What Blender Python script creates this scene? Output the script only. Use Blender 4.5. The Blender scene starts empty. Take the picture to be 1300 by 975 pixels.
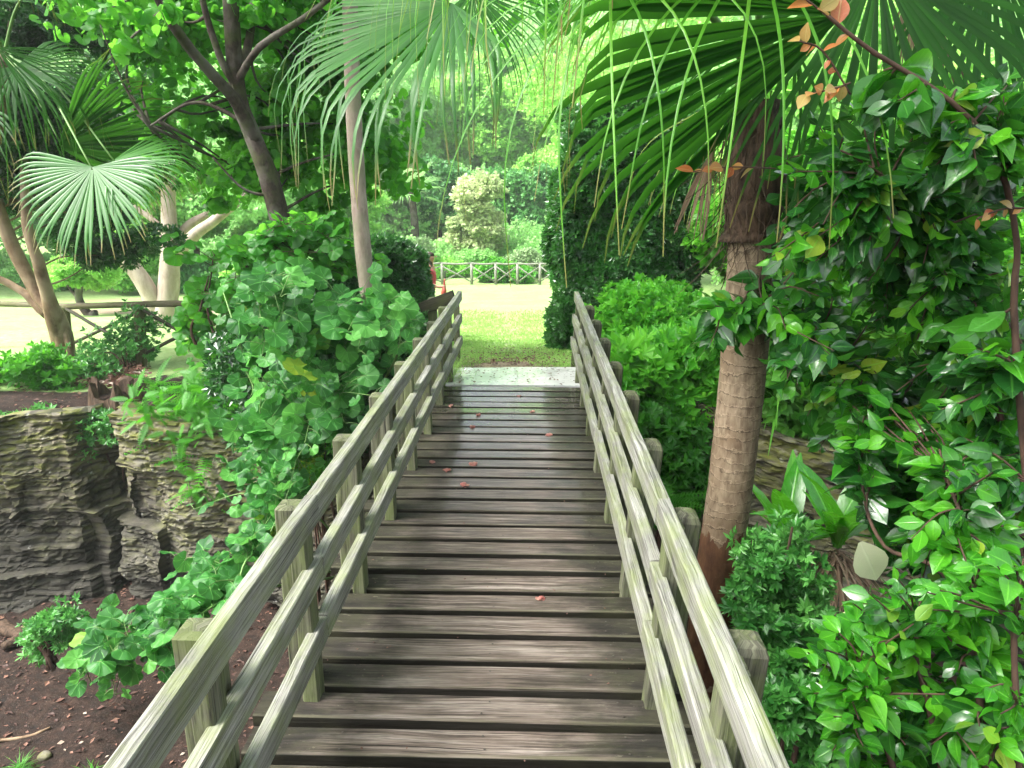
import bpy, math, random
import numpy as np
from mathutils import Vector

rng = np.random.default_rng(11)
random.seed(5)
F, TH, PSI, EYE = 900.0, math.atan(247.5 / 900), math.radians(1.657), 1.75
FW = np.array([-math.sin(PSI) * math.cos(TH), math.cos(PSI) * math.cos(TH), -math.sin(TH)])
RT = np.array([math.cos(PSI), math.sin(PSI), 0.0])
UP = np.cross(RT, FW)
UPZ = np.array([0, 0, 1.0])
scene = bpy.context.scene
COL = scene.collection


def A(*v):
    return np.array(v, float)


def P(px, py, Y):
    """world point on the sight line of photo pixel px,py at depth Y (scalar or arrays)"""
    px, py, Y = np.broadcast_arrays(np.asarray(px, float), np.asarray(py, float), np.asarray(Y, float))
    d = FW + ((px - 650) / F)[..., None] * RT + ((487.5 - py) / F)[..., None] * UP
    return d * (Y / d[..., 1])[..., None] + A(0, 0, EYE)


def nrm(v):
    v = np.asarray(v, float)
    return v / np.maximum(np.linalg.norm(v, axis=-1, keepdims=True), 1e-9)


def _h(i, j, k, s):
    x = np.sin(i * 127.1 + j * 311.7 + k * 74.7 + s * 53.3) * 43758.5453
    return x - np.floor(x)


def vn(x, y, z=0, seed=0):
    x, y, z = np.broadcast_arrays(np.asarray(x, float), np.asarray(y, float), np.asarray(z, float))
    i, j, k = np.floor(x), np.floor(y), np.floor(z)
    f, g, h = x - i, y - j, z - k
    f, g, h = f * f * (3 - 2 * f), g * g * (3 - 2 * g), h * h * (3 - 2 * h)
    r = 0
    for a in (0, 1):
        for b in (0, 1):
            for c in (0, 1):
                w = (f if a else 1 - f) * (g if b else 1 - g) * (h if c else 1 - h)
                r = r + w * _h(i + a, j + b, k + c, seed)
    return r


def sst(a, b, x):
    t = np.clip((x - a) / (b - a), 0, 1)
    return t * t * (3 - 2 * t)


# ---------------------------------------------------------------- materials
def lin(c):
    return tuple(c) + (1,) if len(c) == 3 else tuple(c)


class NT:
    def __init__(s, name):
        s.m = bpy.data.materials.new(name)
        s.m.use_nodes = True
        s.t = s.m.node_tree
        s.t.nodes.clear()
        s.out = s.t.nodes.new('ShaderNodeOutputMaterial')

    def n(s, typ, ins=None, **kw):
        nd = s.t.nodes.new('ShaderNode' + typ)
        for k, v in kw.items():
            setattr(nd, k, v)
        for k, v in (ins or {}).items():
            sock = nd.inputs[k]
            if hasattr(v, 'is_linked') or hasattr(v, 'links'):
                s.t.links.new(v, sock)
            else:
                sock.default_value = v
        return nd

    def attr(s, nm):
        return s.n('Attribute', attribute_name=nm).outputs['Fac']

    def math(s, op, a, b=0.0, c=0.0):
        return s.n('Math', {0: a, 1: b, 2: c}, operation=op).outputs[0]

    def mix(s, f, a, b, bt='MIX'):
        nd = s.n('Mix', data_type='RGBA', blend_type=bt)
        for sock, v in ((nd.inputs[0], f), (nd.inputs[6], a), (nd.inputs[7], b)):
            if hasattr(v, 'links'):
                s.t.links.new(v, sock)
            else:
                sock.default_value = v if isinstance(v, (int, float)) else lin(v)
        return nd.outputs[2]

    def noise(s, vec, scale, detail=4, rough=.55, dist=0.0):
        nd = s.n('TexNoise', {'Scale': scale, 'Detail': detail, 'Roughness': rough, 'Distortion': dist})
        if vec is not None:
            s.t.links.new(vec, nd.inputs['Vector'])
        return nd.outputs['Fac']

    def ramp(s, f, *stops):
        nd = s.n('ValToRGB', {0: f})
        cr = nd.color_ramp
        while len(cr.elements) < len(stops):
            cr.elements.new(.5)
        for e, (p, c) in zip(cr.elements, stops):
            e.position = p
            e.color = lin(c) if not isinstance(c, (int, float)) else (c, c, c, 1)
        return nd.outputs[0]

    def vec(s, x, y, z):
        return s.n('CombineXYZ', {0: x, 1: y, 2: z}).outputs[0]

    def obj(s, sx=1, sy=1, sz=1):
        tc = s.n('TexCoord').outputs['Object']
        return s.n('Mapping', {'Vector': tc, 'Scale': (sx, sy, sz)}).outputs[0]

    def bsdf(s, col, rough=.7, bump=None, bstr=.3, bdist=.01, spec=.5, trans=0, tcol=None, coat=0):
        p = s.n('BsdfPrincipled', {'Roughness': rough, 'Specular IOR Level': spec, 'Coat Weight': coat, 'Coat Roughness': .1})
        if hasattr(col, 'links'):
            s.t.links.new(col, p.inputs['Base Color'])
        else:
            p.inputs['Base Color'].default_value = lin(col)
        nrmv = None
        if bump is not None:
            b = s.n('Bump', {'Strength': bstr, 'Distance': bdist, 'Height': bump})
            nrmv = b.outputs[0]
            s.t.links.new(nrmv, p.inputs['Normal'])
        sh = p.outputs[0]
        if trans:
            t = s.n('BsdfTranslucent')
            s.t.links.new(tcol if tcol is not None else col, t.inputs['Color'])
            mx = s.n('MixShader', {0: trans})
            s.t.links.new(sh, mx.inputs[1])
            s.t.links.new(t.outputs[0], mx.inputs[2])
            sh = mx.outputs[0]
        s.t.links.new(sh, s.out.inputs[0])
        return s.m


def leaf_mat(name, dark, mid, light, rare=None, rough=.38, trans=.35, vein=0, radial=False, spec=.5, coat=0, tipbrown=0):
    t = NT(name)
    if 'red' not in name and 'dead' not in name and 'petal' not in name and 'yell' not in name and 'dry' not in name:
        dark, mid, light = [(c[0] * .9, c[1] * 1.04, c[2] * .72) for c in (dark, mid, light)]
    ti = t.attr('tint')
    stops = [(0, dark), (.5, mid), (.94 if rare else 1.0, light)]
    if rare:
        stops.append((.97, rare))
    col = t.ramp(ti, *stops)
    nz = t.noise(t.obj(), 9 if vein else 4, 2)
    col = t.mix(t.math('MULTIPLY', nz, .45), col, tuple(c * .55 for c in dark), 'MIX')
    bump = None
    if vein:
        lu, lv = t.attr('lu'), t.attr('lv')
        if radial:
            w = t.math('ABSOLUTE', t.math('SINE', t.math('MULTIPLY', lu, 3.5)))
            f = t.math('SUBTRACT', 1.0, t.math('SMOOTH_MIN', 1.0, t.math('MULTIPLY', w, t.math('MULTIPLY_ADD', lv, 9.0, 1.2)), .15))
        else:
            au = t.math('ABSOLUTE', lu)
            mid_ = t.math('SUBTRACT', 1.0, t.math('MINIMUM', 1.0, t.math('MULTIPLY', au, 9.0)))
            sv = t.math('ABSOLUTE', t.math('SINE', t.math('MULTIPLY', t.math('SUBTRACT', lv, t.math('MULTIPLY', au, .17)), 24.0)))
            sv = t.math('MULTIPLY', t.math('SUBTRACT', 1.0, t.math('MINIMUM', 1.0, t.math('MULTIPLY', sv, 5.0))), .35)
            f = t.math('MAXIMUM', mid_, sv)
        col = t.mix(t.math('MULTIPLY', f, vein), col, tuple(min(1, c * 1.5 + .03) for c in light))
        bump = f
    if tipbrown:
        tb = t.math('ADD', t.attr('lv'), t.math('MULTIPLY', t.noise(t.obj(), 3, 3), .12))
        col = t.mix(t.ramp(tb, (.90, 0), (.99, tipbrown)), col, (.26, .17, .07))
    tc = t.mix(.55, col, tuple(min(1, c * 1.6) for c in light))
    rg = t.math('ADD', rough, t.math('MULTIPLY', t.math('SUBTRACT', t.noise(t.obj(), 14, 2), .5), .25))
    return t.bsdf(col, rg, bump, .35, .004, spec, trans, tc, coat)


def bark_mat(name, a, b, c=None, sx=8, sz=2, bstr=.6, bdist=.02, rough=.85, rings=0, moss=0):
    t = NT(name)
    v = t.obj(sx, sx, sz)
    n1 = t.noise(v, 1.0, 8, .65, .4)
    n2 = t.noise(t.obj(), 2.3, 4)
    col = t.ramp(n1, (.3, a), (.62, b))
    if c:
        col = t.mix(t.ramp(n2, (.45, 0), (.6, 1)), col, c)
    bump = n1
    if rings:
        n3 = t.noise(t.obj(2, 2, 9), 1.0, 5, .7)
        zz = t.n('SeparateXYZ', {0: t.n('TexCoord').outputs['Object']}).outputs[2]
        zz = t.math('ADD', zz, t.math('MULTIPLY', t.noise(t.obj(4, 4, 8), 1.0, 6, .7), .19))
        w = t.math('FRACT', t.math('MULTIPLY', zz, rings))
        edge = t.math('GREATER_THAN', w, .88)
        col = t.mix(t.math('MULTIPLY', edge, t.ramp(n3, (.35, 0), (.6, .7))), col, tuple(x * .35 for x in a))
        col = t.mix(t.math('MULTIPLY', t.math('LESS_THAN', w, .12), .35), col, tuple(min(1, x * 1.5) for x in b))
        bump = t.math('ADD', t.math('MULTIPLY', n1, .6), t.math('MULTIPLY', edge, -.6))
    if moss:
        col = t.mix(t.ramp(t.noise(t.obj(), 5, 5), (.5, 0), (.62, moss)), col, (.07, .11, .015))
    return t.bsdf(col, rough, bump, bstr, bdist, .3)


def wood_mat(name, base, pale, dark, mossc, mossf, stain, rough, wet=0, grain=60, planks=False):
    """weathered timber: lu runs round the beam, lv along it (metres)"""
    t = NT(name)
    lu, lv, ti = t.attr('lu'), t.attr('lv'), t.attr('tint')
    off = t.math('MULTIPLY', ti, 37.0)
    warp = t.math('MULTIPLY', t.noise(t.vec(t.math('MULTIPLY', lu, 4.0), t.math('MULTIPLY', lv, 1.6), off), 1.0, 3), .05)
    lu2 = t.math('ADD', lu, warp)
    gv = t.vec(t.math('MULTIPLY', lu2, float(grain)), t.math('MULTIPLY', lv, 1.6), off)
    g1 = t.noise(gv, 1.0, 6, .7)
    g2 = t.noise(t.vec(t.math('MULTIPLY', lu2, grain * 3.5), t.math('MULTIPLY', lv, 5.0), off), 1.0, 3, .6)
    big = t.noise(t.vec(t.math('MULTIPLY', lu, 7.0), t.math('MULTIPLY', lv, 3.0), off), 1.0, 5, .65)
    col = t.ramp(g1, (.30, dark), (.48, base), (.72, pale))
    col = t.mix(t.ramp(g2, (.40, .6), (.48, 0)), col, tuple(c * .4 for c in dark))
    ck = t.noise(t.vec(t.math('MULTIPLY', lu2, grain * 1.3), t.math('MULTIPLY', lv, .9), t.math('ADD', off, 21.0)), 1.0, 2, .5)
    col = t.mix(t.ramp(ck, (.27, .9), (.31, 0)), col, tuple(c * .2 for c in dark))
    col = t.mix(t.math('MULTIPLY', t.ramp(big, (.45, 0), (.7, 1)), stain), col, tuple(c * .4 for c in dark))
    mn = t.noise(t.vec(t.math('MULTIPLY', lu, 9.0), t.math('MULTIPLY', lv, 4.5), t.math('ADD', off, 9.0)), 1.0, 6, .7)
    mm = t.math('MULTIPLY', t.ramp(mn, (.42, 0), (.62, 1)), mossf)
    if planks:
        # grime gathers at both ends of a board, wear runs down the middle of the walk
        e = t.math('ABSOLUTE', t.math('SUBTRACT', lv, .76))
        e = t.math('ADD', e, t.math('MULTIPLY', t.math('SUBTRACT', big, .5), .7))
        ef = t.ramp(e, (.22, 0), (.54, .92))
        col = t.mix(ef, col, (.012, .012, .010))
        spk = t.noise(t.vec(t.math('MULTIPLY', lu, 42.0), t.math('MULTIPLY', lv, 16.0), off), 1.0, 5, .75)
        col = t.mix(t.math('MULTIPLY', t.ramp(spk, (.60, 0), (.68, .4)), t.math('ADD', .15, ef)), col, (.22, .20, .15))
        mm = t.math('MULTIPLY', mm, t.math('ADD', .1, ef))
        ed = t.math('ABSOLUTE', t.math('SUBTRACT', lu, .169))
        ed = t.math('MULTIPLY', t.ramp(ed, (.004, 1), (.010, 0)), t.ramp(big, (.35, .1), (.6, .8)))
        col = t.mix(t.math('MULTIPLY', ed, .45), col, (.20, .19, .12))
        col = t.mix(t.math('MULTIPLY', t.math('MAXIMUM', t.math('LESS_THAN', lu, .163), t.math('GREATER_THAN', lu, .300)), .93), col, (.010, .010, .007))  # board sides near-black: grime, plus gap shade put into the colour
        tone = t.math('FRACT', t.math('MULTIPLY', ti, 7.77))
        col = t.mix(t.math('MULTIPLY', tone, .4), col, (.04, .036, .030))
    col = t.mix(mm, col, mossc)
    rg = t.math('ADD', rough, t.math('MULTIPLY', t.math('SUBTRACT', t.noise(t.vec(t.math('MULTIPLY', lu, 8.0), t.math('MULTIPLY', lv, 5.0), off), 1.0, 4), .5), .5 if wet else .15))
    h = t.math('ADD', t.math('MULTIPLY', g1, .7), t.math('MULTIPLY', g2, .3))
    if planks:
        py = t.n('SeparateXYZ', {0: t.n('TexCoord').outputs['Object']}).outputs[1]
        wt = t.ramp(t.math('MULTIPLY', t.math('ADD', py, t.math('MULTIPLY', big, 2.5)), .1), (.44, .0), (.70, 1.0))
        rg = t.math('MULTIPLY', rg, t.math('SUBTRACT', 1.15, t.math('MULTIPLY', wt, .75)))
        wet = t.math('MULTIPLY', wt, .9)
    return t.bsdf(col, rg, h, .7, .008, .10 if planks else .25, coat=wet)


# ---------------------------------------------------------------- geometry
class Geo:
    def __init__(s):
        s.v, s.f, s.a, s.n = [], [], [], 0

    def add(s, v, f, tint=0.5, lu=0.0, lv=0.0, mi=0):
        """f: (m,k) index array or list of such arrays"""
        v = np.asarray(v, float).reshape(-1, 3)
        k = len(v)
        at = np.empty((k, 3))
        at[:, 0], at[:, 1], at[:, 2] = tint, lu, lv
        for ff in (f if isinstance(f, list) else [f]):
            ff = np.asarray(ff, int)
            if len(ff):
                s.f.append((ff + s.n, mi))
        s.v.append(v)
        s.a.append(at)
        s.n += k

    def build(s, name, mats, parent=None, smooth=True):
        if not isinstance(mats, (list, tuple)):
            mats = [mats]
        v = np.concatenate(s.v)
        a = np.concatenate(s.a)
        org = np.array(parent_world(parent)) if parent is not None else np.zeros(3)
        if parent is None:
            org = A((v[:, 0].min() + v[:, 0].max()) / 2, (v[:, 1].min() + v[:, 1].max()) / 2, v[:, 2].min())
        me = bpy.data.meshes.new(name)
        me.vertices.add(len(v))
        me.vertices.foreach_set('co', (v - org).ravel())
        loops = np.concatenate([f.ravel() for f, _ in s.f])
        tot = np.concatenate([np.full(len(f), f.shape[1]) for f, _ in s.f])
        st = np.concatenate([[0], np.cumsum(tot)[:-1]])
        me.loops.add(len(loops))
        me.loops.foreach_set('vertex_index', loops.astype(np.int32))
        me.polygons.add(len(tot))
        me.polygons.foreach_set('loop_start', st.astype(np.int32))
        if len(mats) > 1:
            me.polygons.foreach_set('material_index', np.concatenate([np.full(len(f), m) for f, m in s.f]).astype(np.int32))
        me.update(calc_edges=True)
        me.polygons.foreach_set('use_smooth', np.full(len(tot), bool(smooth)))
        for i, nm in enumerate(('tint', 'lu', 'lv')):
            me.attributes.new(nm, 'FLOAT', 'POINT').data.foreach_set('value', a[:, i].astype(np.float32))
        for m in mats:
            me.materials.append(m)
        me.validate()
        o = bpy.data.objects.new(name, me)
        COL.objects.link(o)
        if parent is not None:
            o.parent = parent
        else:
            o.location = org
        return o


def parent_world(p):
    l = np.zeros(3)
    while p is not None:
        l = l + np.array(p.location)
        p = p.parent
    return l


def tag(o, label, cat, group=None, kind=None):
    if label:
        o['label'] = label
    if cat:
        o['category'] = cat
    if group:
        o['group'] = group
    if kind:
        o['kind'] = kind
    return o


def thing(name, loc, label, cat, group=None):
    o = bpy.data.objects.new(name, None)
    o.empty_display_size = .2
    COL.objects.link(o)
    o.location = tuple(float(x) for x in loc)
    return tag(o, label, cat, group)


def struct(o):
    o['kind'] = 'structure'
    return o


def smooth_path(pts, n):
    """Catmull-Rom through pts (rows may carry extra columns such as radius)"""
    p = np.asarray(pts, float)
    if len(p) == 2:
        t = np.linspace(0, 1, n)[:, None]
        return p[0] * (1 - t) + p[1] * t
    q = np.vstack([2 * p[0] - p[1], p, 2 * p[-1] - p[-2]])
    t = np.linspace(0, len(p) - 1, n)
    i = np.minimum(t.astype(int), len(p) - 2)
    f = (t - i)[:, None]
    a, b, c, d = q[i], q[i + 1], q[i + 2], q[i + 3]
    return .5 * ((2 * b) + (-a + c) * f + (2 * a - 5 * b + 4 * c - d) * f * f + (-a + 3 * b - 3 * c + d) * f ** 3)


def tube(g, pts, rad, sides=8, tint=.5, rough=0.0, mi=0, seed=0, cap=True):
    p = np.asarray(pts, float)[:, :3]
    n = len(p)
    r = np.broadcast_to(np.asarray(rad, float), (n,))
    tan = nrm(np.gradient(p, axis=0))
    ref = A(0, 1, 0) if abs(tan[0][2]) > .9 else UPZ
    u = nrm(np.cross(tan, ref))
    for i in range(1, n):
        uu = u[i - 1] - tan[i] * np.dot(u[i - 1], tan[i])
        u[i] = nrm(uu)
    w = np.cross(tan, u)
    th = np.linspace(0, 2 * math.pi, sides, endpoint=False)
    rr = r[:, None] * np.ones(sides)
    if rough:
        L = np.concatenate([[0], np.cumsum(np.linalg.norm(np.diff(p, axis=0), axis=1))])
        rr = rr * (1 + rough * (vn(np.cos(th)[None] * 1.7 + 3, np.sin(th)[None] * 1.7 + 3, L[:, None] / max(r[0], .01) * .5, seed) - .5) * 2)
    ring = p[:, None] + rr[..., None] * (np.cos(th)[None, :, None] * u[:, None] + np.sin(th)[None, :, None] * w[:, None])
    v = ring.reshape(-1, 3)
    i = np.arange(n - 1)[:, None] * sides
    j = np.arange(sides)[None]
    k = (j + 1) % sides
    f = np.stack([i + j, i + k, i + sides + k, i + sides + j], -1).reshape(-1, 4)
    L = np.concatenate([[0], np.cumsum(np.linalg.norm(np.diff(p, axis=0), axis=1))])
    fl = [f]
    if cap:
        fl += [np.arange(sides)[None, ::-1], (n - 1) * sides + np.arange(sides)[None]]
    g.add(v, fl, tint, np.tile(th * r.mean(), n), np.repeat(L, sides), mi)


def beam(g, p0, p1, w, h, up=UPZ, segs=6, ch=.006, wob=.0015, tint=None, seed=0, dome=0, mi=0):
    """chamfered timber from p0 to p1 (axis centre line); w across, h along up"""
    p0, p1 = np.asarray(p0, float), np.asarray(p1, float)
    if tint is None:
        tint = rng.random()
    d = nrm(p1 - p0)
    s = nrm(np.cross(d, up))
    q = np.cross(s, d)
    a, b = w / 2, h / 2
    prof = np.array([(-a + ch, -b), (a - ch, -b), (a, -b + ch), (a, b - ch), (a - ch, b), (-a + ch, b), (-a, b - ch), (-a, -b + ch)])
    per = np.concatenate([[0], np.cumsum(np.linalg.norm(np.diff(prof, axis=0), axis=1))])
    L = np.linalg.norm(p1 - p0)
    t = np.linspace(0, 1, segs + 1)
    v, lv = [], []
    rings = [(x, 1.0, 0) for x in t]
    if dome:
        rings = rings[:-1] + [(1 - dome * .9 / L, 1, 0), (1 - dome * .35 / L, .82, 0), (1, .45, 0)]
    for x, sc, _ in rings:
        jt = (np.array([vn(x * L * 2.3 + seed, 7.1 * k, 0, 3 + seed) for k in range(8)]) - .5)[:, None] * 2 * wob
        pr = prof * sc + jt
        c = p0 + d * L * x
        v.append(c + pr[:, :1] * s + pr[:, 1:] * q)
        lv += [x * L] * 8
    n = len(rings)
    v = np.concatenate(v)
    i = np.arange(n - 1)[:, None] * 8
    j = np.arange(8)[None]
    k = (j + 1) % 8
    f = np.stack([i + j, i + k, i + 8 + k, i + 8 + j], -1).reshape(-1, 4)
    g.add(v, [f, np.arange(8)[None, ::-1], (n - 1) * 8 + np.arange(8)[None]], tint, np.tile(per, n), np.array(lv), mi)


# leaf templates: (verts, faces(list of arrays), lu, lv); y along, x across, z normal
def t_strip(prof, fold=.25, curl=.3, wave=0.0):
    v, lu, lv = [], [], []
    n = len(prof)
    for i, w in enumerate(prof):
        y = i / (n - 1)
        z0 = -curl * y * y
        for u in (-1, 0, 1):
            v.append((u * w, y, z0 + abs(u) * w * fold + wave * math.sin(y * 9 + u) * abs(u)))
            lu.append(u)
            lv.append(y)
    f = []
    for i in range(n - 1):
        for c in (0, 1):
            a = i * 3 + c
            f.append((a, a + 1, a + 4, a + 3))
    return np.array(v), [np.array(f)], np.array(lu, float), np.array(lv)


def t_round(sect=20, lobes=5, cup=.12, wave=.05, notch=.55):
    v, lu, lv = [(0, 0, 0)], [0], [0]
    for ring in (.45, 1.0):
        for k in range(sect):
            ph = -math.pi / 2 + 2 * math.pi * (k + .5) / sect
            base = (ph + math.pi / 2) % (2 * math.pi)
            dn = min(base, 2 * math.pi - base)
            r = .5 * (1 + .07 * math.cos(lobes * (ph - math.pi / 2)) + .04 * math.cos(3 * lobes * ph))
            r *= 1 - notch * math.exp(-(dn / .33) ** 2) * ring
            r *= 1 + .12 * max(0, math.sin(ph))
            r *= ring
            v.append((r * math.cos(ph), r * math.sin(ph), cup * ring * ring * .5 * (-1) + wave * ring * math.cos(lobes * (ph - math.pi / 2))))
            lu.append(ph - math.pi / 2)
            lv.append(ring)
    tri = [(0, 1 + k, 1 + (k + 1) % sect) for k in range(sect) if k != sect - 1]
    q = [(1 + k, 1 + sect + k, 1 + sect + (k + 1) % sect, 1 + (k + 1) % sect) for k in range(sect) if k != sect - 1]
    return np.array(v, float), [np.array(tri), np.array(q)], np.array(lu, float), np.array(lv, float)


def t_quad():
    v = np.array([(0, 0, 0), (.27, .45, .06), (0, 1, -.08), (-.27, .5, .06)])
    return v, [np.array([(0, 1, 2, 3)])], np.array([0, 1, 0, -1.]), np.array([0, .5, 1, .5])


def t_sprig(n=7, r=random.Random(3), spread=.9, w=.17, rad=0.0):
    v, f, lu, lv = [], [], [], []
    for k in range(n):
        a = 2.4 * k + r.uniform(-.3, .3)
        el = r.uniform(.15, spread)
        d = A(math.cos(a) * math.cos(el), math.sin(a) * math.cos(el) * .9 + .35, math.sin(el))
        d = nrm(d) * r.uniform(.6, 1)
        s = nrm(np.cross(d, A(r.uniform(-.4, .4), r.uniform(-.4, .4), 1))) * w * r.uniform(.7, 1.2)
        o = A(r.gauss(0, 1), r.gauss(0, 1), r.gauss(0, 1)) * rad
        b = len(v)
        v += [o, o + d * .5 + s + A(0, 0, .03), o + d - A(0, 0, .08), o + d * .5 - s]
        f.append((b, b + 1, b + 2, b + 3))
        lu += [0, 1, 0, -1]
        lv += [0, .5, 1, .5]
    return np.array(v), [np.array(f)], np.array(lu, float), np.array(lv, float)


def t_fern(n=15, curl=.45, w=.2):
    v, f, lu, lv = [], [], [], []
    for k in range(n):
        y = (k + .6) / (n + .3)
        z = -curl * y * y
        L = w * math.sin(math.pi * min(1, y * .85 + .12)) ** .7 * (1.05 - y * .35)
        for s in (-1, 1):
            b = len(v)
            hw = .42 / n
            v += [(0, y - hw, z), (s * L * .55, y + hw * .2 + .03, z + .01), (s * L, y + .07, z - .03), (s * L * .5, y + hw * 1.6 + .03, z + .01), (0, y + hw, z)]
            f.append((b, b + 1, b + 2, b + 3, b + 4) if s > 0 else (b + 4, b + 3, b + 2, b + 1, b))
            lu += [0, .5, 1, .5, 0]
            lv += [y] * 5
    b = len(v)
    for k in range(6):
        y = k / 5
        v += [(-.007, y, -curl * y * y + .004), (.007, y, -curl * y * y + .004)]
        lu += [0, 0]
        lv += [y, y]
    q = [(b + 2 * k, b + 2 * k + 1, b + 2 * k + 3, b + 2 * k + 2) for k in range(5)]
    return np.array(v, float), [np.array(f), np.array(q)], np.array(lu, float), np.array(lv, float)


T_OV = t_strip([.04, .21, .31, .33, .27, .14, .004], .25, .2)
T_OV2 = t_strip([.02, .15, .25, .29, .26, .15, .01], .45, .05)
T_OVB = t_strip([.03, .17, .27, .30, .26, .14, .004], .05, -.12, .02)
T_OVC = t_strip([.04, .20, .30, .31, .25, .12, .004], .5, .55)
T_LANCE = t_strip([.01, .07, .09, .075, .04, .003], .3, .35)
T_STRAP = t_strip([.018, .022, .022, .02, .016, .009, .002], .4, .75)
T_NEST = t_strip([.03, .05, .085, .11, .115, .10, .06, .006], .3, .5, .012)
T_RND = t_round()
T_RNDB = t_round(20, 5, .42, .07, .5)
T_RNDC = t_round(20, 7, -.15, .06, .6)
T_RND2 = t_round(16, 5, .5, .03, .5)
T_RND3 = t_round(11, 3, .16, .05, .5)
T_Q = t_quad()
T_SPR = t_sprig()
T_SPR2 = t_sprig(9, random.Random(8), 1.3, .2)
T_PUFF = t_sprig(8, random.Random(9), 1.3, .26, .35)
T_FERN = t_fern()
T_FERN2 = t_fern(12, .15, .28)


def put(g, T, pos, d, n, sc, tint, xs=1.0, mi=0):
    """instances of template T at pos along d with normal n"""
    pos = np.atleast_2d(pos)
    N = len(pos)
    if isinstance(T, list):
        bc = lambda q, w_: np.broadcast_to(np.asarray(q, float), (N,) + w_)
        d, n, sc, tint, xs = bc(d, (3,)), bc(n, (3,)), bc(sc, ()), bc(tint, ()), bc(xs, ())
        k = rng.integers(0, len(T), N)
        for i, Ti in enumerate(T):
            m = k == i
            if m.any():
                put(g, Ti, pos[m], d[m], n[m], sc[m], tint[m], xs[m], mi)
        return
    tv, tf, lu, lv = T
    d = nrm(np.broadcast_to(d, (N, 3)))
    n = np.broadcast_to(n, (N, 3))
    x = nrm(np.cross(d, n))
    z = np.cross(x, d)
    sc = np.broadcast_to(np.asarray(sc, float), (N,))
    tint = np.broadcast_to(np.asarray(tint, float), (N,))
    xs = np.broadcast_to(np.asarray(xs, float), (N,))
    v = pos[:, None] + sc[:, None, None] * (tv[None, :, 0:1] * xs[:, None, None] * x[:, None] + tv[None, :, 1:2] * d[:, None] + tv[None, :, 2:3] * z[:, None])
    m = len(tv)
    off = (np.arange(N) * m)[:, None, None]
    fl = [(f[None] + off).reshape(-1, f.shape[1]) for f in tf]
    g.add(v.reshape(-1, 3), fl, np.repeat(tint, m), np.tile(lu, N), np.tile(lv, N), mi)


def rdir(n, up=0.0):
    v = rng.normal(size=(n, 3))
    v = nrm(v)
    v[:, 2] += up
    return nrm(v)


def in_poly(poly, n):
    poly = np.array(poly, float)
    x0, y0 = poly.min(0)
    x1, y1 = poly.max(0)
    out = []
    cnt = 0
    while cnt < n:
        p = np.column_stack([rng.uniform(x0, x1, n * 2), rng.uniform(y0, y1, n * 2)])
        ins = np.zeros(len(p), bool)
        j = len(poly) - 1
        for i in range(len(poly)):
            xi, yi = poly[i]
            xj, yj = poly[j]
            c = ((yi > p[:, 1]) != (yj > p[:, 1])) & (p[:, 0] < (xj - xi) * (p[:, 1] - yi) / ((yj - yi) or 1e-9) + xi)
            ins ^= c
            j = i
        out.append(p[ins])
        cnt += ins.sum()
    return np.concatenate(out)[:n]
# ---------------------------------------------------------------- camera, light
cam = bpy.data.objects.new('camera', bpy.data.cameras.new('camera'))
COL.objects.link(cam)
cam.location = (0, 0, EYE)
cam.rotation_euler = (math.pi / 2 - TH, 0, PSI)
cam.data.sensor_width = 36
cam.data.lens = 36 * F / 1300
cam.data.clip_end = 2000
cam.data.clip_start = .05
scene.camera = cam
w = bpy.data.worlds.new('World')
scene.world = w
w.use_nodes = True
nt = w.node_tree
bg = nt.nodes['Background']
sky = nt.nodes.new('ShaderNodeTexSky')
sky.sky_type = 'NISHITA'
sky.sun_disc = False
SUN_EL, SUN_AZ = math.radians(54), math.radians(-112)     # azimuth from +Y, clockwise positive
sky.sun_elevation = SUN_EL
sky.sun_rotation = SUN_AZ
sky.air_density, sky.dust_density, sky.ozone_density = 1.0, 6.0, .6
bg.inputs[1].default_value = .15
hs = nt.nodes.new('ShaderNodeHueSaturation')
hs.inputs['Saturation'].default_value = .45
nt.links.new(sky.outputs[0], hs.inputs['Color'])
nt.links.new(hs.outputs[0], bg.inputs[0])
sl = bpy.data.lights.new('sun', 'SUN')
sl.energy = 2.3
sl.angle = math.radians(26)
sl.color = (1, .985, .95)
so = bpy.data.objects.new('sun', sl)
COL.objects.link(so)
sd = Vector((math.sin(SUN_AZ) * math.cos(SUN_EL), math.cos(SUN_AZ) * math.cos(SUN_EL), math.sin(SUN_EL)))
so.rotation_euler = sd.to_track_quat('Z', 'Y').to_euler()
so.location = tuple(sd * 60)
vs = scene.view_settings
vs.view_transform, vs.look, vs.gamma, vs.use_curve_mapping = 'Standard', 'None', 1, False
vs.exposure = 1.95
scene.cycles.max_bounces = 7
scene.cycles.diffuse_bounces = 4
scene.cycles.glossy_bounces = 2
scene.cycles.transmission_bounces = 4
scene.cycles.sample_clamp_indirect = 6
scene.cycles.use_denoising = True
scene.cycles.use_adaptive_sampling = True
scene.cycles.adaptive_threshold = .02

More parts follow.
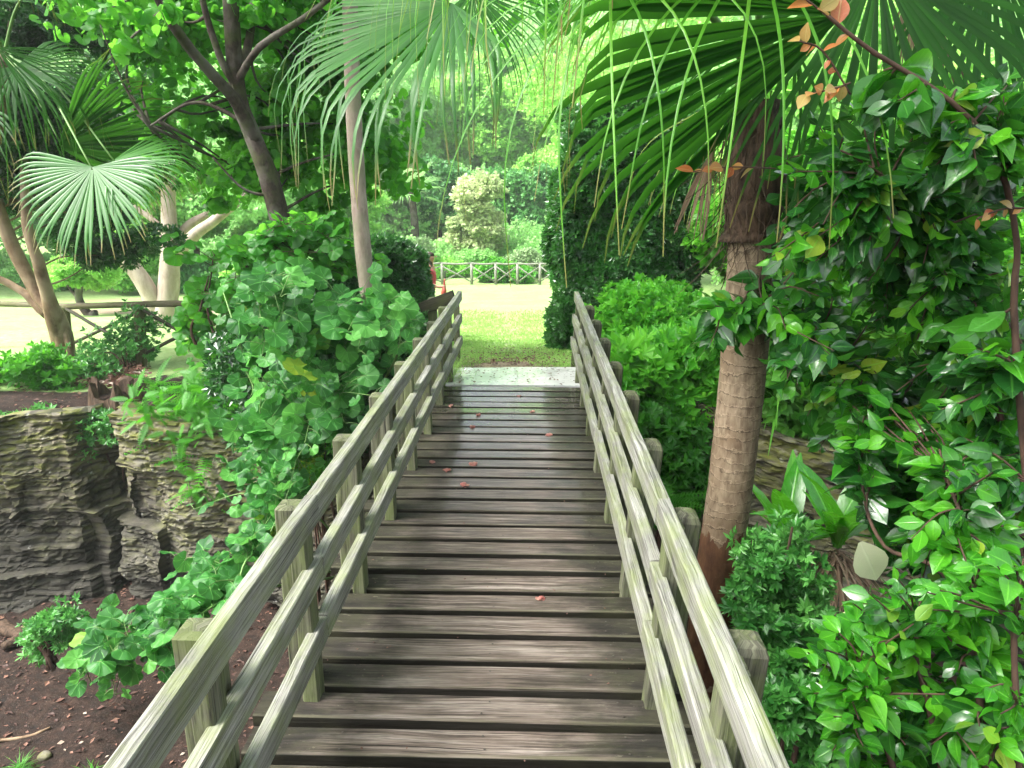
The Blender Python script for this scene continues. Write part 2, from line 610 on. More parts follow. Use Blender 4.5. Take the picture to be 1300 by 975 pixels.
# ---------------------------------------------------------------- materials of the site
hz = NT('haze_air')
pv = hz.n('VolumePrincipled', {'Color': (.88, .97, .90, 1), 'Density': .0012, 'Anisotropy': .2})
hz.t.links.new(pv.outputs[0], hz.out.inputs[1])
hg = bpy.data.meshes.new('haze')
X0, X1, Y0_, Y1_, Z0, Z1 = -165, 165, -65, 235, -7, 70
hg.from_pydata([(x, y, z) for x in (X0, X1) for y in (Y0_, Y1_) for z in (Z0, Z1)], [], [(0, 1, 3, 2), (4, 6, 7, 5), (0, 4, 5, 1), (2, 3, 7, 6), (0, 2, 6, 4), (1, 5, 7, 3)])
hg.materials.append(hz.m)
ho = bpy.data.objects.new('haze', hg)
COL.objects.link(ho)
ho['kind'] = 'stuff'
ho['label'] = 'pale damp haze in the air over the garden'
ho['category'] = 'haze'
M = {}
M['rail'] = wood_mat('weathered_rail', (.24, .235, .21), (.41, .405, .38), (.07, .065, .055), (.19, .25, .04), .38, .4, .65, grain=85)
M['post'] = wood_mat('weathered_post', (.11, .11, .075), (.21, .21, .15), (.035, .033, .025), (.12, .16, .04), .5, .5, .8, grain=50)
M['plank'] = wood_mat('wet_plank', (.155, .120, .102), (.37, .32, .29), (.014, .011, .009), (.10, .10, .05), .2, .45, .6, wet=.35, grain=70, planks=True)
M['log'] = wood_mat('log_bark', (.16, .14, .09), (.26, .23, .16), (.05, .045, .03), (.08, .10, .02), .7, .4, .85, grain=30)
M['darkwood'] = wood_mat('dark_wet_timber', (.045, .04, .03), (.09, .08, .06), (.015, .013, .01), (.05, .06, .015), .6, .4, .6, grain=40)
M['greywood'] = wood_mat('pale_grey_wood', (.24, .24, .22), (.36, .36, .33), (.12, .12, .10), (.2, .25, .1), .3, .3, .8, grain=40)


def slab_mat():
    t = NT('wet_slab')
    a = t.noise(t.obj(), 2.2, 6, .65)
    b = t.noise(t.obj(), 26, 4)
    col = t.mix(t.ramp(a, (.35, 0), (.65, 1)), (.50, .50, .49), (.66, .66, .65))
    col = t.mix(t.ramp(b, (.62, 0), (.68, .8)), col, (.05, .04, .03))
    return t.bsdf(col, t.ramp(a, (.3, .12), (.6, .35)), b, .15, .005, coat=.8)


M['slab'] = slab_mat()


def ground_mat():
    t = NT('ground')
    gr, lt = t.attr('tint'), t.attr('lu')
    o = t.obj()
    n1, n2, n3 = t.noise(o, .8, 5), t.noise(o, 9, 6, .7), t.noise(o, 45, 4, .7)
    soil = t.ramp(n2, (.3, (.006, .004, .003)), (.55, (.022, .012, .008)), (.75, (.06, .035, .025)))
    soil = t.mix(t.ramp(n3, (.60, 0), (.72, .6)), soil, (.20, .14, .11))
    gra = t.ramp(n2, (.3, (.16, .27, .07)), (.5, (.25, .39, .13)), (.72, (.36, .50, .22)))
    gra = t.mix(t.ramp(n3, (.5, 0), (.68, .6)), gra, (.34, .42, .20))
    gra = t.mix(t.ramp(n1, (.45, 0), (.6, .35)), gra, (.17, .20, .06))
    bare = t.ramp(n3, (.35, (.13, .09, .06)), (.6, (.30, .22, .17)))
    gra = t.mix(t.ramp(t.math('ADD', lt, t.math('MULTIPLY', t.math('SUBTRACT', n2, .5), .9)), (.42, 0), (.58, .9)), gra, bare)
    e = t.math('ADD', gr, t.math('MULTIPLY', t.math('SUBTRACT', n2, .5), .5))
    col = t.mix(t.ramp(e, (.45, 0), (.6, 1)), soil, gra)
    return t.bsdf(col, .85, t.math('ADD', n2, t.math('MULTIPLY', n3, .5)), .6, .03, .25)


def rock_mat():
    t = NT('layered_rock')
    o = t.obj()
    n1 = t.noise(t.obj(.8, .8, 6), 1.8, 9, .75, .6)
    n2 = t.noise(o, 1.3, 6, .65)
    n3 = t.noise(t.obj(1, 1, 3.5), 5, 6, .7)
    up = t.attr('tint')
    col = t.ramp(n1, (.30, (.015, .013, .010)), (.44, (.10, .085, .055)), (.56, (.23, .20, .14)), (.75, (.40, .37, .29)))
    col = t.mix(t.ramp(n2, (.42, .75), (.62, 0)), col, (.15, .145, .11))
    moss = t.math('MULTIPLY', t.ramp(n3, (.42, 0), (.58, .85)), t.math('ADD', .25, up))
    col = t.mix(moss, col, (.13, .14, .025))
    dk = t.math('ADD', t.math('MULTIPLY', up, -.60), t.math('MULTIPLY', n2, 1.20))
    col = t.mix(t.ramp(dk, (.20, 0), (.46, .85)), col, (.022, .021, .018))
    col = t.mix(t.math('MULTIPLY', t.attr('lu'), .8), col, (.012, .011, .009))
    col = t.mix(t.ramp(t.noise(o, 7, 3), (.68, 0), (.72, .6)), col, (.36, .36, .33))
    h = t.math('ADD', n1, t.math('MULTIPLY', n3, .5))
    return t.bsdf(col, .75, h, .9, .05, .4)


_s = NT('rusty_screw')
M['screw'] = _s.bsdf((.03, .022, .018), .5)
M['ground'], M['rock'] = ground_mat(), rock_mat()

# ---------------------------------------------------------------- ground sheet
YC = np.array([(-30, 6.0), (-12, 7.2), (-8, 7.55), (-5.75, 8.05), (-5.45, 8.75), (-5.2, 8.05), (-3.4, 7.9), (-2.0, 7.25), (-1.2, 6.75), (1.0, 6.75), (1.6, 6.4),
               (2.2, 5.9), (3.2, 5.3), (4.2, 4.6), (5.2, 3.2), (6.0, 1.5), (8, -1), (30, -4)], float)


def yc(X):
    return np.interp(X, YC[:, 0], YC[:, 1])


def top(X, Y):
    t = np.interp(Y, [-99, 7.0, 7.6, 10, 14, 20, 34, 44, 60, 90, 200], [0, -.03, -.12, -.55, -1.1, -1.75, -2.6, -2.2, 1.5, 12, 40])
    l = np.interp(Y, [-99, 8, 14, 20, 34, 44, 60, 90, 200], [-.92, -.92, -1.05, -1.75, -2.6, -2.2, 1.5, 12, 40])
    wl = sst(-1.3, -3.2, X)
    r = np.interp(Y, [-99, 9, 14, 20, 34, 44, 60, 90, 200], [-.35, -.35, -.9, -1.5, -2.4, -2, 1.5, 12, 40])
    wr = sst(1.1, 2.2, X)
    z = t * (1 - wl) * (1 - wr) + l * wl + r * wr
    return z + sst(-14, -45, X) * 4 * sst(14, 30, Y) + sst(4, 14, X) * .6


def gz(X, Y):
    X, Y = np.asarray(X, float), np.asarray(Y, float)
    floor = -3.4 + 1.5 * sst(-.9, 1.3, X) + .25 * (vn(X * .6, Y * .6, 0, 2) - .5)
    m = sst(.12, .75, Y - yc(X))
    z = floor * (1 - m) + top(X, Y) * m
    nb = sst(.5, -.9, Y)
    z = z * (1 - nb) + (-.12 + .1 * vn(X, Y, 0, 9)) * nb
    far = sst(14, 25, Y)
    return z + (vn(X * 1.9, Y * 1.9, 0, 1) - .5) * .12 * (1 - far) * (.2 + .8 * sst(1.0, 1.8, np.abs(X + .15))) + (vn(X * 7, Y * 7, 0, 4) - .5) * .05 * (1 - far) * (1 - m)


def build_ground():
    xs = np.concatenate([np.linspace(-160, -40, 16), np.arange(-38, -9, 1.0), np.arange(-9, 6, .11), np.arange(6, 40, 1.0), np.linspace(42, 160, 16)])
    ys = np.concatenate([np.linspace(-60, -4, 10), np.arange(-3, 15, .12), np.arange(15, 45, .6), np.linspace(46, 230, 40)])
    X, Y = np.meshgrid(xs, ys)
    Z = gz(X, Y)
    nx, ny = len(xs), len(ys)
    i = (np.arange(ny - 1)[:, None] * nx + np.arange(nx - 1)[None]).ravel()
    f = np.stack([i, i + 1, i + nx + 1, i + nx], -1)
    grass = sst(.9, 1.8, Y - yc(X)) * 1.0
    grass = grass * (1 - sst(1.0, 1.6, X) * sst(16, 12, Y))
    grass *= 1 - .9 * sst(2.4, .8, np.hypot((X + 3.8), (Y - 9.4) / .9)) - .0
    grass = np.clip(grass + (np.abs(X + .15) < 1.0) * (Y > 6.9), 0, 1)
    path = np.exp(-(((X + .3) / .6) ** 2 + ((Y - 7.35) / .75) ** 2)) + .45 * np.exp(-((X + .25 + (Y - 9) * .04) / .35) ** 2) * (Y > 7) * (Y < 22) + .75 * np.exp(-(((X + .95 - (Y - 8) * .1) / .28) ** 2 + ((Y - 8.1) / .8) ** 2))
    path += .8 * np.exp(-((Y - 22.0 - X * .1) / 1.0) ** 2) + .55 * np.exp(-(((X - 1.0) / .4) ** 2 + ((Y - 10) / .6) ** 2))
    g = Geo()
    g.add(np.stack([X.ravel(), Y.ravel(), Z.ravel()], -1), f, grass.ravel(), np.clip(path, 0, 1).ravel(), 0)
    o = struct(g.build('ground', M['ground']))


build_ground()


def rock_wall(pts, zb, zt, name, seed=0, step=.035, amp=.10):
    """strata face following plan points; top edge rolls back onto the bank"""
    p = np.array(pts, float)
    L = np.concatenate([[0], np.cumsum(np.linalg.norm(np.diff(p, axis=0), axis=1))])
    n = int(L[-1] / step)
    s = np.linspace(0, L[-1], n)
    X, Y = np.interp(s, L, p[:, 0]), np.interp(s, L, p[:, 1])
    tx, ty = np.gradient(X), np.gradient(Y)
    nl = np.hypot(tx, ty)
    nx_, ny_ = ty / nl, -tx / nl
    m = 110
    V, up, CR = [], [], []
    for k in range(m + 12):
        t = min(1, k / m)
        back = max(0, k - m) / 12
        T = zt(X, Y)
        Bz = zb(X, Y) - .25
        z = Bz + (T - Bz) * t
        lay = z * 13 + vn(s * .5, z * .7, 0, seed) * 6 + vn(s * 3, z * 2, 0, seed + 9) * .8 + s * .25
        li, lf = np.floor(lay), lay - np.floor(lay)
        ledge = _h(li, np.floor(s * .8 + _h(li, 0, 0, 3) * 5), seed, 1) * .7 + vn(s * 1.3, li * .7, 0, seed + 4) * .5
        d = .055 * (ledge - .5) + .14 * (vn(s * 1.6, z * 1.9, 0, seed + 1) - .5) - .022 * np.abs(lf * 2 - 1) ** 6 + .30 * (vn(s * .9, z * .5, 0, seed + 11) - .5)
        blk = np.floor(s * .9 + vn(s * 2, z * .8, 0, seed + 6) * 1.2)
        d = d + .26 * (_h(blk, np.floor(z * 1.3 + _h(blk, 0, 0, 5) * 2), seed, 7) - .5)
        d = d + .09 * (vn(s * 5, z * 7, 0, seed + 2) - .5) + .05 * (vn(s * 22, z * 40, 0, seed + 3) - .5) + .14 * (1 - t)
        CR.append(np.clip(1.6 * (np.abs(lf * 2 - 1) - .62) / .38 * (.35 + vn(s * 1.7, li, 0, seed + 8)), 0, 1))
        d = d - .75 * back
        V.append(np.stack([X + nx_ * d, Y + ny_ * d, z - .16 * back + .05 * (vn(s * 3, k * .3, 0, 5) - .5)], -1))
        up.append(np.full(n, t))
    g = Geo()
    i = (np.arange(m + 11)[:, None] * n + np.arange(n - 1)[None]).ravel()
    g.add(np.concatenate(V), np.stack([i, i + 1, i + n + 1, i + n], -1), np.concatenate(up), np.concatenate(CR))
    return struct(g.build(name, M['rock'], smooth=False))


zt_ = lambda X, Y: top(X, Y + .6) + .02
zb_ = lambda X, Y: np.minimum(-3.3 + 1.3 * sst(-.9, 1.3, X), -1.9)
sel = (YC[:, 0] >= -12) & (YC[:, 0] <= 6.1)
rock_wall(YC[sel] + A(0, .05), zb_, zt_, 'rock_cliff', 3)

# ---------------------------------------------------------------- footbridge
PITCH, PY0 = .1645, 1.839
bridge = thing('footbridge', (0, 0, 0), 'narrow weathered timber footbridge of cross planks with three-rail sides, running ahead to the lawn', 'footbridge')
for k in range(-22, 28):
    g = Geo()
    y = PY0 + PITCH * (k - 1) + PITCH / 2
    if y < -1.9:
        continue
    l, r = -.93 + rng.uniform(-.03, .025), .60 + rng.uniform(-.02, .03)
    tl = rng.uniform(-.004, .004)
    beam(g, (l, y - tl, -.024 + rng.uniform(-.003, .002)), (r, y + tl, -.024 + rng.uniform(-.003, .002)), .125 + rng.uniform(-.006, .005), .047, segs=14, ch=.003, wob=.003, seed=k)
    for jx in (-.62, -.15, .32):
        for dy in (-.032, .034):
            ang = np.arange(8) * math.pi / 4
            cx_, cy_ = jx + rng.normal(0, .006), y + dy + rng.normal(0, .004)
            g.add(np.stack([cx_ + .0042 * np.cos(ang), cy_ + .0042 * np.sin(ang), np.full(8, .0032)], -1), np.arange(8)[None], .5, 0, 0, 1)
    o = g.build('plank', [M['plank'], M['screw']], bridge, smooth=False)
for x in (-.62, -.15, .32):
    g = Geo()
    beam(g, (x, -1.8, -.17), (x, 6.9, -.17), .09, .22, segs=10)
    g.build('joist', M['darkwood'], bridge, smooth=False)

LEAN = .045 / .75


def side_x(side, z, off=0.0):
    """x of the rail centre line at height z; off is measured outward"""
    if side < 0:
        return -.742 - off
    return .405 + LEAN * (z - .05) + off


YB = [1.38 + .7155 * k for k in range(-4, 9)]
for side in (-1, 1):
    segs = [(-1.6, YB[5] + .10), (YB[5] + .103, YB[8] + .05), (YB[8] + .053, YB[10] + .04), (YB[10] + .043, 7.2)]
    for top_z, hh, ww in ((.75, .095, .044), (.52, .09, .042), (.285, .09, .042)):
        for a, b in segs:
            zc = top_z - hh / 2 + rng.uniform(-.003, .003)
            dx = rng.uniform(-.002, .002)
            g = Geo()
            beam(g, (side_x(side, zc) + dx, a, zc), (side_x(side, zc) + dx, b, zc), ww, hh, segs=24, ch=.004, wob=.0022, seed=int(a * 10) + side)
            g.build('rail', M['rail'], bridge, smooth=False)
    for k, y in enumerate(YB):
        if y < -1.5:
            continue
        g = Geo()
        # the baluster's inner face stands a little inside the rails' outer face, so the rails are let into it
        beam(g, (side_x(side, -.2, .030), y + .04, -.2), (side_x(side, .69, .030), y + .04, .69), .055, .078, up=A(0, 1, 0), segs=8, ch=.004, seed=k)
        g.build('baluster', M['post'], bridge, smooth=False)
        if y + .16 < 7.05:
            g = Geo()
            zt2 = .70 + rng.uniform(-.02, .015)
            beam(g, (side_x(side, -.35, .085), y + .138, -.35), (side_x(side, zt2, .085), y + .138, zt2), .094, .094, up=A(0, 1, 0), segs=8, ch=.006, seed=k + 40, dome=.035 if side > 0 else .008)
            g.build('post', M['post'], bridge, smooth=False)

g = Geo()
ys = np.linspace(6.31, 7.0, 12)
xs = np.linspace(-.80, .56, 24)
X, Y = np.meshgrid(xs, ys)
Z = .002 + .004 * vn(X * 6, Y * 6)
edge = 6.98 + .035 * np.sin(xs * 2.2 + .8)
Y[-1] = edge
nx = 24
i = (np.arange(11)[:, None] * nx + np.arange(23)[None]).ravel()
v = np.stack([X.ravel(), Y.ravel(), Z.ravel()], -1)
lo = v.copy()
lo[:, 2] = -.12
N = len(v)
f = np.stack([i, i + 1, i + nx + 1, i + nx], -1)
bd = list(range(nx)) + [nx * k + nx - 1 for k in range(1, 12)] + [nx * 11 + k for k in range(nx - 2, -1, -1)] + [nx * k for k in range(10, 0, -1)]
bd = np.array(bd)
b2 = np.roll(bd, -1)
g.add(np.vstack([v, lo]), [f, f[:, ::-1] + N, np.stack([bd, bd + N, b2 + N, b2], -1)])
struct(g.build('path_slab', M['slab'], smooth=False))

# side fence at the far left corner of the bridge
wf = thing('side_fence', (-.8, 7.3, gz(-.8, 7.3)), 'short dark two-board fence falling away left from the far end of the bridge railing', 'fence')
for a, b, h in (((-.80, 7.22, .69), (-2.1, 7.75, .15), .13), ((-.80, 7.22, .30), (-2.1, 7.75, -.26), .13)):
    g = Geo()
    beam(g, a, b, .035, h, segs=8, seed=3)
    g.build('board', M['darkwood'], wf, smooth=False)
for x, y, z in ((-1.05, 7.37, .66), (-2.0, 7.76, .28)):
    g = Geo()
    beam(g, (x, y, -1.2), (x, y, z), .09, .09, up=A(0, 1, 0), dome=.03, seed=9)
    g.build('post', M['post'], wf, smooth=False)

# log fence on the left bank
lf = P([82, 178, 290, -40], [432, 462, 470, 425], [11.5, 10.8, 10.6, 12.2])
lt = P([82, 176, 290, -40], [389, 391, 389, 386], [11.5, 10.8, 10.6, 12.2])
fen = thing('log_fence', lf[1], 'rustic fence of round logs with crossed braces on the left bank above the cliff', 'fence')
for k in range(4):
    g = Geo()
    b = lf[k].copy()
    b[2] = gz(b[0], b[1]) - .1
    tube(g, smooth_path([b, (b + lt[k]) / 2 + A(.01, 0, 0), lt[k] + A(0, 0, -.02)], 10), [.075 if k != 1 else .085] * 10, 10, rough=.08, seed=k)
    g.build('post', M['log'], fen)
for a, b, r in ((lt[3], lt[0], .05), (lt[0] + A(-.1, -.03, 0), lt[2] + A(.9, 0, .05), .055)):
    g = Geo()
    tube(g, smooth_path([a, (a + b) / 2 + A(0, 0, .02), b], 16), .052, 10, rough=.1, seed=4)
    g.build('top_rail', M['log'], fen)
for a, b in (((84, 392, 11.4), (176, 446, 10.9)), ((84, 440, 11.5), (172, 398, 10.9)), ((182, 394, 10.75), (262, 440, 10.6)), ((186, 448, 10.7), (272, 404, 10.6))):
    g = Geo()
    tube(g, smooth_path([P(*a), P(*b)], 10), .028, 8, rough=.12, seed=7)
    g.build('brace', M['darkwood'], fen)

# pale rustic fence across the end of the lawn
FY = 33.0


def onground(px, Y, lift=0):
    X = P(px, 300, Y)[0]
    return A(X, Y, float(gz(X, Y)) + lift)


ff = thing('rustic_fence', onground(640, FY), 'pale grey rustic branch fence with crossed braces across the far end of the lawn', 'fence')
fp = [500, 560, 598, 629, 657, 686, 712]
for k, px in enumerate(fp):
    g = Geo()
    b = onground(px, FY, -.1)
    tube(g, [b, b + A(0, 0, 1.08)], .07, 8, rough=.1)
    g.build('post', M['greywood'], ff)
    if k:
        a, b = onground(fp[k - 1], FY), onground(px, FY)
        g = Geo()
        tube(g, smooth_path([a + A(0, 0, .98), (a + b) / 2 + A(0, 0, .94), b + A(0, 0, .98)], 6), .045, 8, rough=.1)
        g.build('rail', M['greywood'], ff)
        for s in (0, 1):
            g = Geo()
            tube(g, [a + A(0, -.03 * s, .12 + .74 * s), b + A(0, -.03 * s, .86 - .74 * s)], .032, 6)
            g.build('brace', M['greywood'], ff)

# bench by the path beyond the fence
bb = onground(716, 36)
bn = thing('park_bench', bb, 'small grey park bench beside the path beyond the far fence', 'bench')
for nm, a, b, w_, h_ in (('seat', (-.7, 0, .45), (.7, 0, .45), .4, .05), ('backrest', (-.7, .2, .75), (.7, .2, .75), .04, .28)):
    g = Geo()
    beam(g, bb + A(*a), bb + A(*b), w_, h_)
    g.build(nm, M['greywood'], bn, smooth=False)
for x in (-.6, .6):
    for y in (-.15, .2):
        g = Geo()
        beam(g, bb + A(x, y, 0), bb + A(x, y, .43 if y < 0 else .9), .06, .06, up=A(0, 1, 0))
        g.build('leg', M['greywood'], bn, smooth=False)
# ---------------------------------------------------------------- foliage materials
L = {}
L['gloss'] = leaf_mat('glossy_leaf', (.010, .055, .018), (.024, .125, .024), (.07, .27, .025), (.18, .38, .03), .24, .28, .5, spec=.6, coat=.3)
L['fresh'] = leaf_mat('fresh_glossy_leaf', (.022, .13, .018), (.060, .29, .022), (.16, .48, .03), (.36, .50, .05), .26, .38, .55, spec=.5, coat=.25)
L['red'] = leaf_mat('young_red_leaf', (.40, .05, .03), (.60, .22, .06), (.45, .42, .14), None, .3, .35, .4)
L['pale'] = leaf_mat('yellowed_leaf', (.60, .58, .36), (.66, .66, .42), (.7, .7, .5), None, .5, .4, .3)
L['big'] = leaf_mat('broad_round_leaf', (.016, .080, .024), (.055, .21, .055), (.18, .46, .12), (.40, .52, .04), .45, .4, .6, True, spec=.35)
L['bigdark'] = leaf_mat('broad_round_leaf_tree', (.030, .13, .03), (.08, .30, .045), (.18, .48, .05), None, .4, .55, .3, True, spec=.4)
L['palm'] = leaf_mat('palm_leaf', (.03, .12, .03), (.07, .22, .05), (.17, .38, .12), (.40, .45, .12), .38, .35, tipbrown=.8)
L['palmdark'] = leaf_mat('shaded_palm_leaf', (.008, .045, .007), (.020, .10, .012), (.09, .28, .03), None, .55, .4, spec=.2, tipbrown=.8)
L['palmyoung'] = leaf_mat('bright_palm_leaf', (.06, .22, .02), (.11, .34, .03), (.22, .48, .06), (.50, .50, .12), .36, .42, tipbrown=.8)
L['fern'] = leaf_mat('fern_leaf', (.03, .15, .015), (.07, .28, .025), (.13, .42, .03), None, .5, .4)
L['lush'] = leaf_mat('lush_leaf', (.035, .18, .02), (.10, .38, .035), (.24, .58, .07), None, .4, .4)
L['strap'] = leaf_mat('strap_leaf', (.06, .22, .03), (.13, .38, .06), (.28, .55, .12), None, .4, .4)
L['dark'] = leaf_mat('dark_hedge_leaf', (.012, .055, .018), (.030, .12, .032), (.08, .25, .06), (.16, .38, .06), .3, .25, coat=.4)
L['ivy'] = leaf_mat('ivy_leaf', (.018, .08, .022), (.045, .17, .040), (.11, .32, .07), (.2, .42, .08), .3, .25, coat=.3)
L['ground'] = leaf_mat('ground_shrub_leaf', (.03, .13, .035), (.08, .27, .065), (.18, .44, .13), None, .35, .3)
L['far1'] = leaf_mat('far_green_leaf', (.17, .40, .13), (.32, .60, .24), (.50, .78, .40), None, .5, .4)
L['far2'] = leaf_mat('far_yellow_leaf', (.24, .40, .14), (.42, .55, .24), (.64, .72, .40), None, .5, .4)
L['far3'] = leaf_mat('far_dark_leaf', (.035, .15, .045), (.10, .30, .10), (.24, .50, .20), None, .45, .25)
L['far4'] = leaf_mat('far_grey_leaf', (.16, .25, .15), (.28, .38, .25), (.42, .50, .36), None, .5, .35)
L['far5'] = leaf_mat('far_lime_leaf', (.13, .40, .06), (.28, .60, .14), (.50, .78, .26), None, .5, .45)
L['moss'] = leaf_mat('moss', (.06, .13, .008), (.14, .26, .012), (.26, .38, .02), None, .9, .2)
L['grass'] = leaf_mat('grass_blade', (.17, .33, .06), (.32, .50, .15), (.52, .68, .30), (.60, .54, .32), .6, .35)
L['litter'] = leaf_mat('dead_leaf', (.05, .02, .014), (.14, .06, .04), (.30, .16, .11), (.50, .42, .34), .7, .1)
L['dry'] = leaf_mat('dry_frond', (.10, .06, .035), (.22, .14, .09), (.38, .28, .19), None, .8, .15)
L['petal'] = leaf_mat('fallen_petal', (.30, .06, .06), (.45, .20, .17), (.60, .40, .30), None, .5, .3)
B = {}
B['palm'] = bark_mat('ringed_palm_bark', (.095, .062, .038), (.30, .23, .155), (.17, .115, .07), 34, 11, .9, .015, .85, 19)
B['fibre'] = bark_mat('palm_fibre', (.02, .014, .01), (.11, .07, .045), None, 30, 6, 1, .03)
B['slim'] = bark_mat('pale_palm_bark', (.16, .11, .09), (.36, .29, .25), (.22, .20, .14), 16, 5, .7, .012)
B['tan'] = bark_mat('smooth_tan_bark', (.08, .045, .022), (.27, .185, .11), (.36, .27, .18), 9, 1.6, .5, .015, .6)
B['pale'] = bark_mat('pale_bark', (.28, .22, .18), (.48, .40, .34), None, 6, 2, .5, .02)
B['dark'] = bark_mat('dark_mottled_bark', (.018, .012, .009), (.065, .048, .038), (.13, .115, .10), 18, 10, .9, .02, moss=.3)
B['twig'] = bark_mat('brown_twig', (.035, .022, .016), (.095, .055, .038), None, 20, 6, .4, .005)
B['green'] = bark_mat('green_stem', (.08, .18, .05), (.16, .28, .08), None, 20, 6, .3, .005, .5)




def peel(m, z0):
    """outer bark torn away below height z0 (object space), leaving a ragged edge"""
    t = NT.__new__(NT)
    t.m, t.t = m, m.node_tree
    p = [n for n in t.t.nodes if n.type == 'BSDF_PRINCIPLED'][0]
    old = p.inputs['Base Color'].links[0].from_socket
    xyz = t.n('SeparateXYZ', {0: t.n('TexCoord').outputs['Object']})
    e = t.math('ADD', xyz.outputs[2], t.math('MULTIPLY', t.noise(t.obj(9, 9, 2.5), 1.0, 5, .7), .42))
    patch = t.math('MULTIPLY', t.ramp(t.noise(t.obj(6, 6, 10), 1.0, 3), (.58, 0), (.62, 1)), .8)
    f = t.math('MULTIPLY', t.math('LESS_THAN', e, z0 + .2), t.math('SUBTRACT', 1.0, patch))
    red = t.ramp(t.noise(t.obj(14, 14, 5), 1.0, 7, .7), (.3, (.045, .02, .011)), (.6, (.13, .062, .030)), (.8, (.22, .13, .08)))
    t.t.links.new(t.mix(f, old, red), p.inputs['Base Color'])


peel(B['palm'], P(918, 668, 3.31)[2] + 2.0)


def clampt(x):
    return np.clip(x, 0, .999)


def crown(g, c, R, nclump, nleaf, T, size, t0=.5, tv=.25, mi=0, shell=.45, rc=.34, up=.7, droop=.2, squash=1.0):
    c, R = np.asarray(c, float), np.broadcast_to(np.asarray(R, float), (3,))
    dd = rdir(nclump, .1)
    cc = c + dd * R * rng.uniform(shell, 1, (nclump, 1))
    ct = rng.normal(0, 1, nclump)
    sz = rng.uniform(.45, 1.5, nclump)
    k = rng.integers(0, nclump, nleaf)
    u = rdir(nleaf)
    rr = rc * R.mean() * sz[k] * rng.uniform(.2, 1, nleaf) ** .45
    pos = cc[k] + u * rr[:, None] * A(1.1, 1.1, .8 * squash)
    n = nrm(u * .7 + A(0, 0, up) + rdir(nleaf) * .55)
    d = nrm(rdir(nleaf) + u * .5 - A(0, 0, droop))
    put(g, T, pos, d, n, size * rng.uniform(.65, 1.25, nleaf), clampt(t0 + tv * .5 * ct[k] + rng.normal(0, tv * .45, nleaf)), 1, mi)
    return cc


def limbs(g, start, cc, r, every=2, sides=5, sag=.1, seed=0):
    for i, c in enumerate(cc[::every]):
        m = (start + c) / 2 + rdir(1)[0] * np.linalg.norm(c - start) * .1 - A(0, 0, sag * np.linalg.norm(c - start))
        p = smooth_path([start, m, c], 7)
        tube(g, p, np.linspace(r, r * .15, 7), sides, seed=seed + i)


def tree(name, base, ctr, R, label, cat, leaf, bark, nclump=30, nleaf=5000, T=None, size=.3, t0=.5, tv=.3, r0=.18, group=None, **kw):
    base, ctr = np.asarray(base, float), np.asarray(ctr, float)
    t = thing(name, base, label, cat, group)
    g = Geo()
    cc = crown(g, ctr, R, nclump, nleaf, T or T_PUFF, size, t0, tv, **kw)
    g.build('crown', leaf, t, smooth=False)
    g = Geo()
    Rz = np.broadcast_to(np.asarray(R, float), (3,))[2]
    tp = ctr - A(0, 0, Rz * .35)
    if tp[2] < base[2] + .3:
        tp = base + A(0, 0, .3) + (ctr - base) * .2
    path = smooth_path([base - A(0, 0, .2), base * .6 + tp * .4 + rdir(1)[0] * r0 * .8, tp], 10)
    tube(g, path, np.linspace(r0, r0 * .6, 10), 8, rough=.1, seed=3)
    limbs(g, tp, cc, r0 * .3, 5)
    g.build('trunk', bark, t)
    return t


def shrub(name, base, label, cat, leaf, polys, T=T_SPR, size=.12, t0=.5, tv=.3, group=None, nstem=8, up=.8, jit=.15, nclump=40, rc=.22, solid=None, smooth=False):
    """bush filling polygons given in photo pixels at a depth range: polys = [(poly,(y0,y1),n)]"""
    base = np.asarray(base, float)
    t = thing(name, base, label, cat, group)
    g = Geo()
    allc = []
    for poly, (y0, y1), n in polys:
        c = in_poly(poly, nclump)
        cp = P(c[:, 0], c[:, 1], rng.uniform(y0, y1, nclump))
        ct = rng.normal(0, 1, nclump)
        allc.append(cp)
        k = rng.integers(0, nclump, n)
        u = rdir(n)
        pos = cp[k] + u * (rc * rng.uniform(.15, 1, n) ** .5)[:, None] * A(1.1, 1.1, .85)
        nn = nrm(u * .7 + A(0, -.15, up) + rdir(n) * .5)
        d = nrm(rdir(n) + u * .6 + A(0, 0, -.1))
        put(g, T, pos, d, nn, size * rng.uniform(.6, 1.3, n), clampt(t0 + tv * .45 * ct[k] + rng.normal(0, tv * .5, n)))
    g.build('foliage', leaf, t, smooth=smooth)
    g = Geo()
    cc = np.concatenate(allc)
    for c in cc[rng.permutation(len(cc))[:nstem]]:
        tube(g, smooth_path([base + A(rng.normal(0, .05), rng.normal(0, .05), -.1), (base + c) / 2 + A(0, 0, .1) + rdir(1)[0] * .08, c], 8), np.linspace(.02, .005, 8), 5)
    g.build('stem', B['twig'], t)
    return t


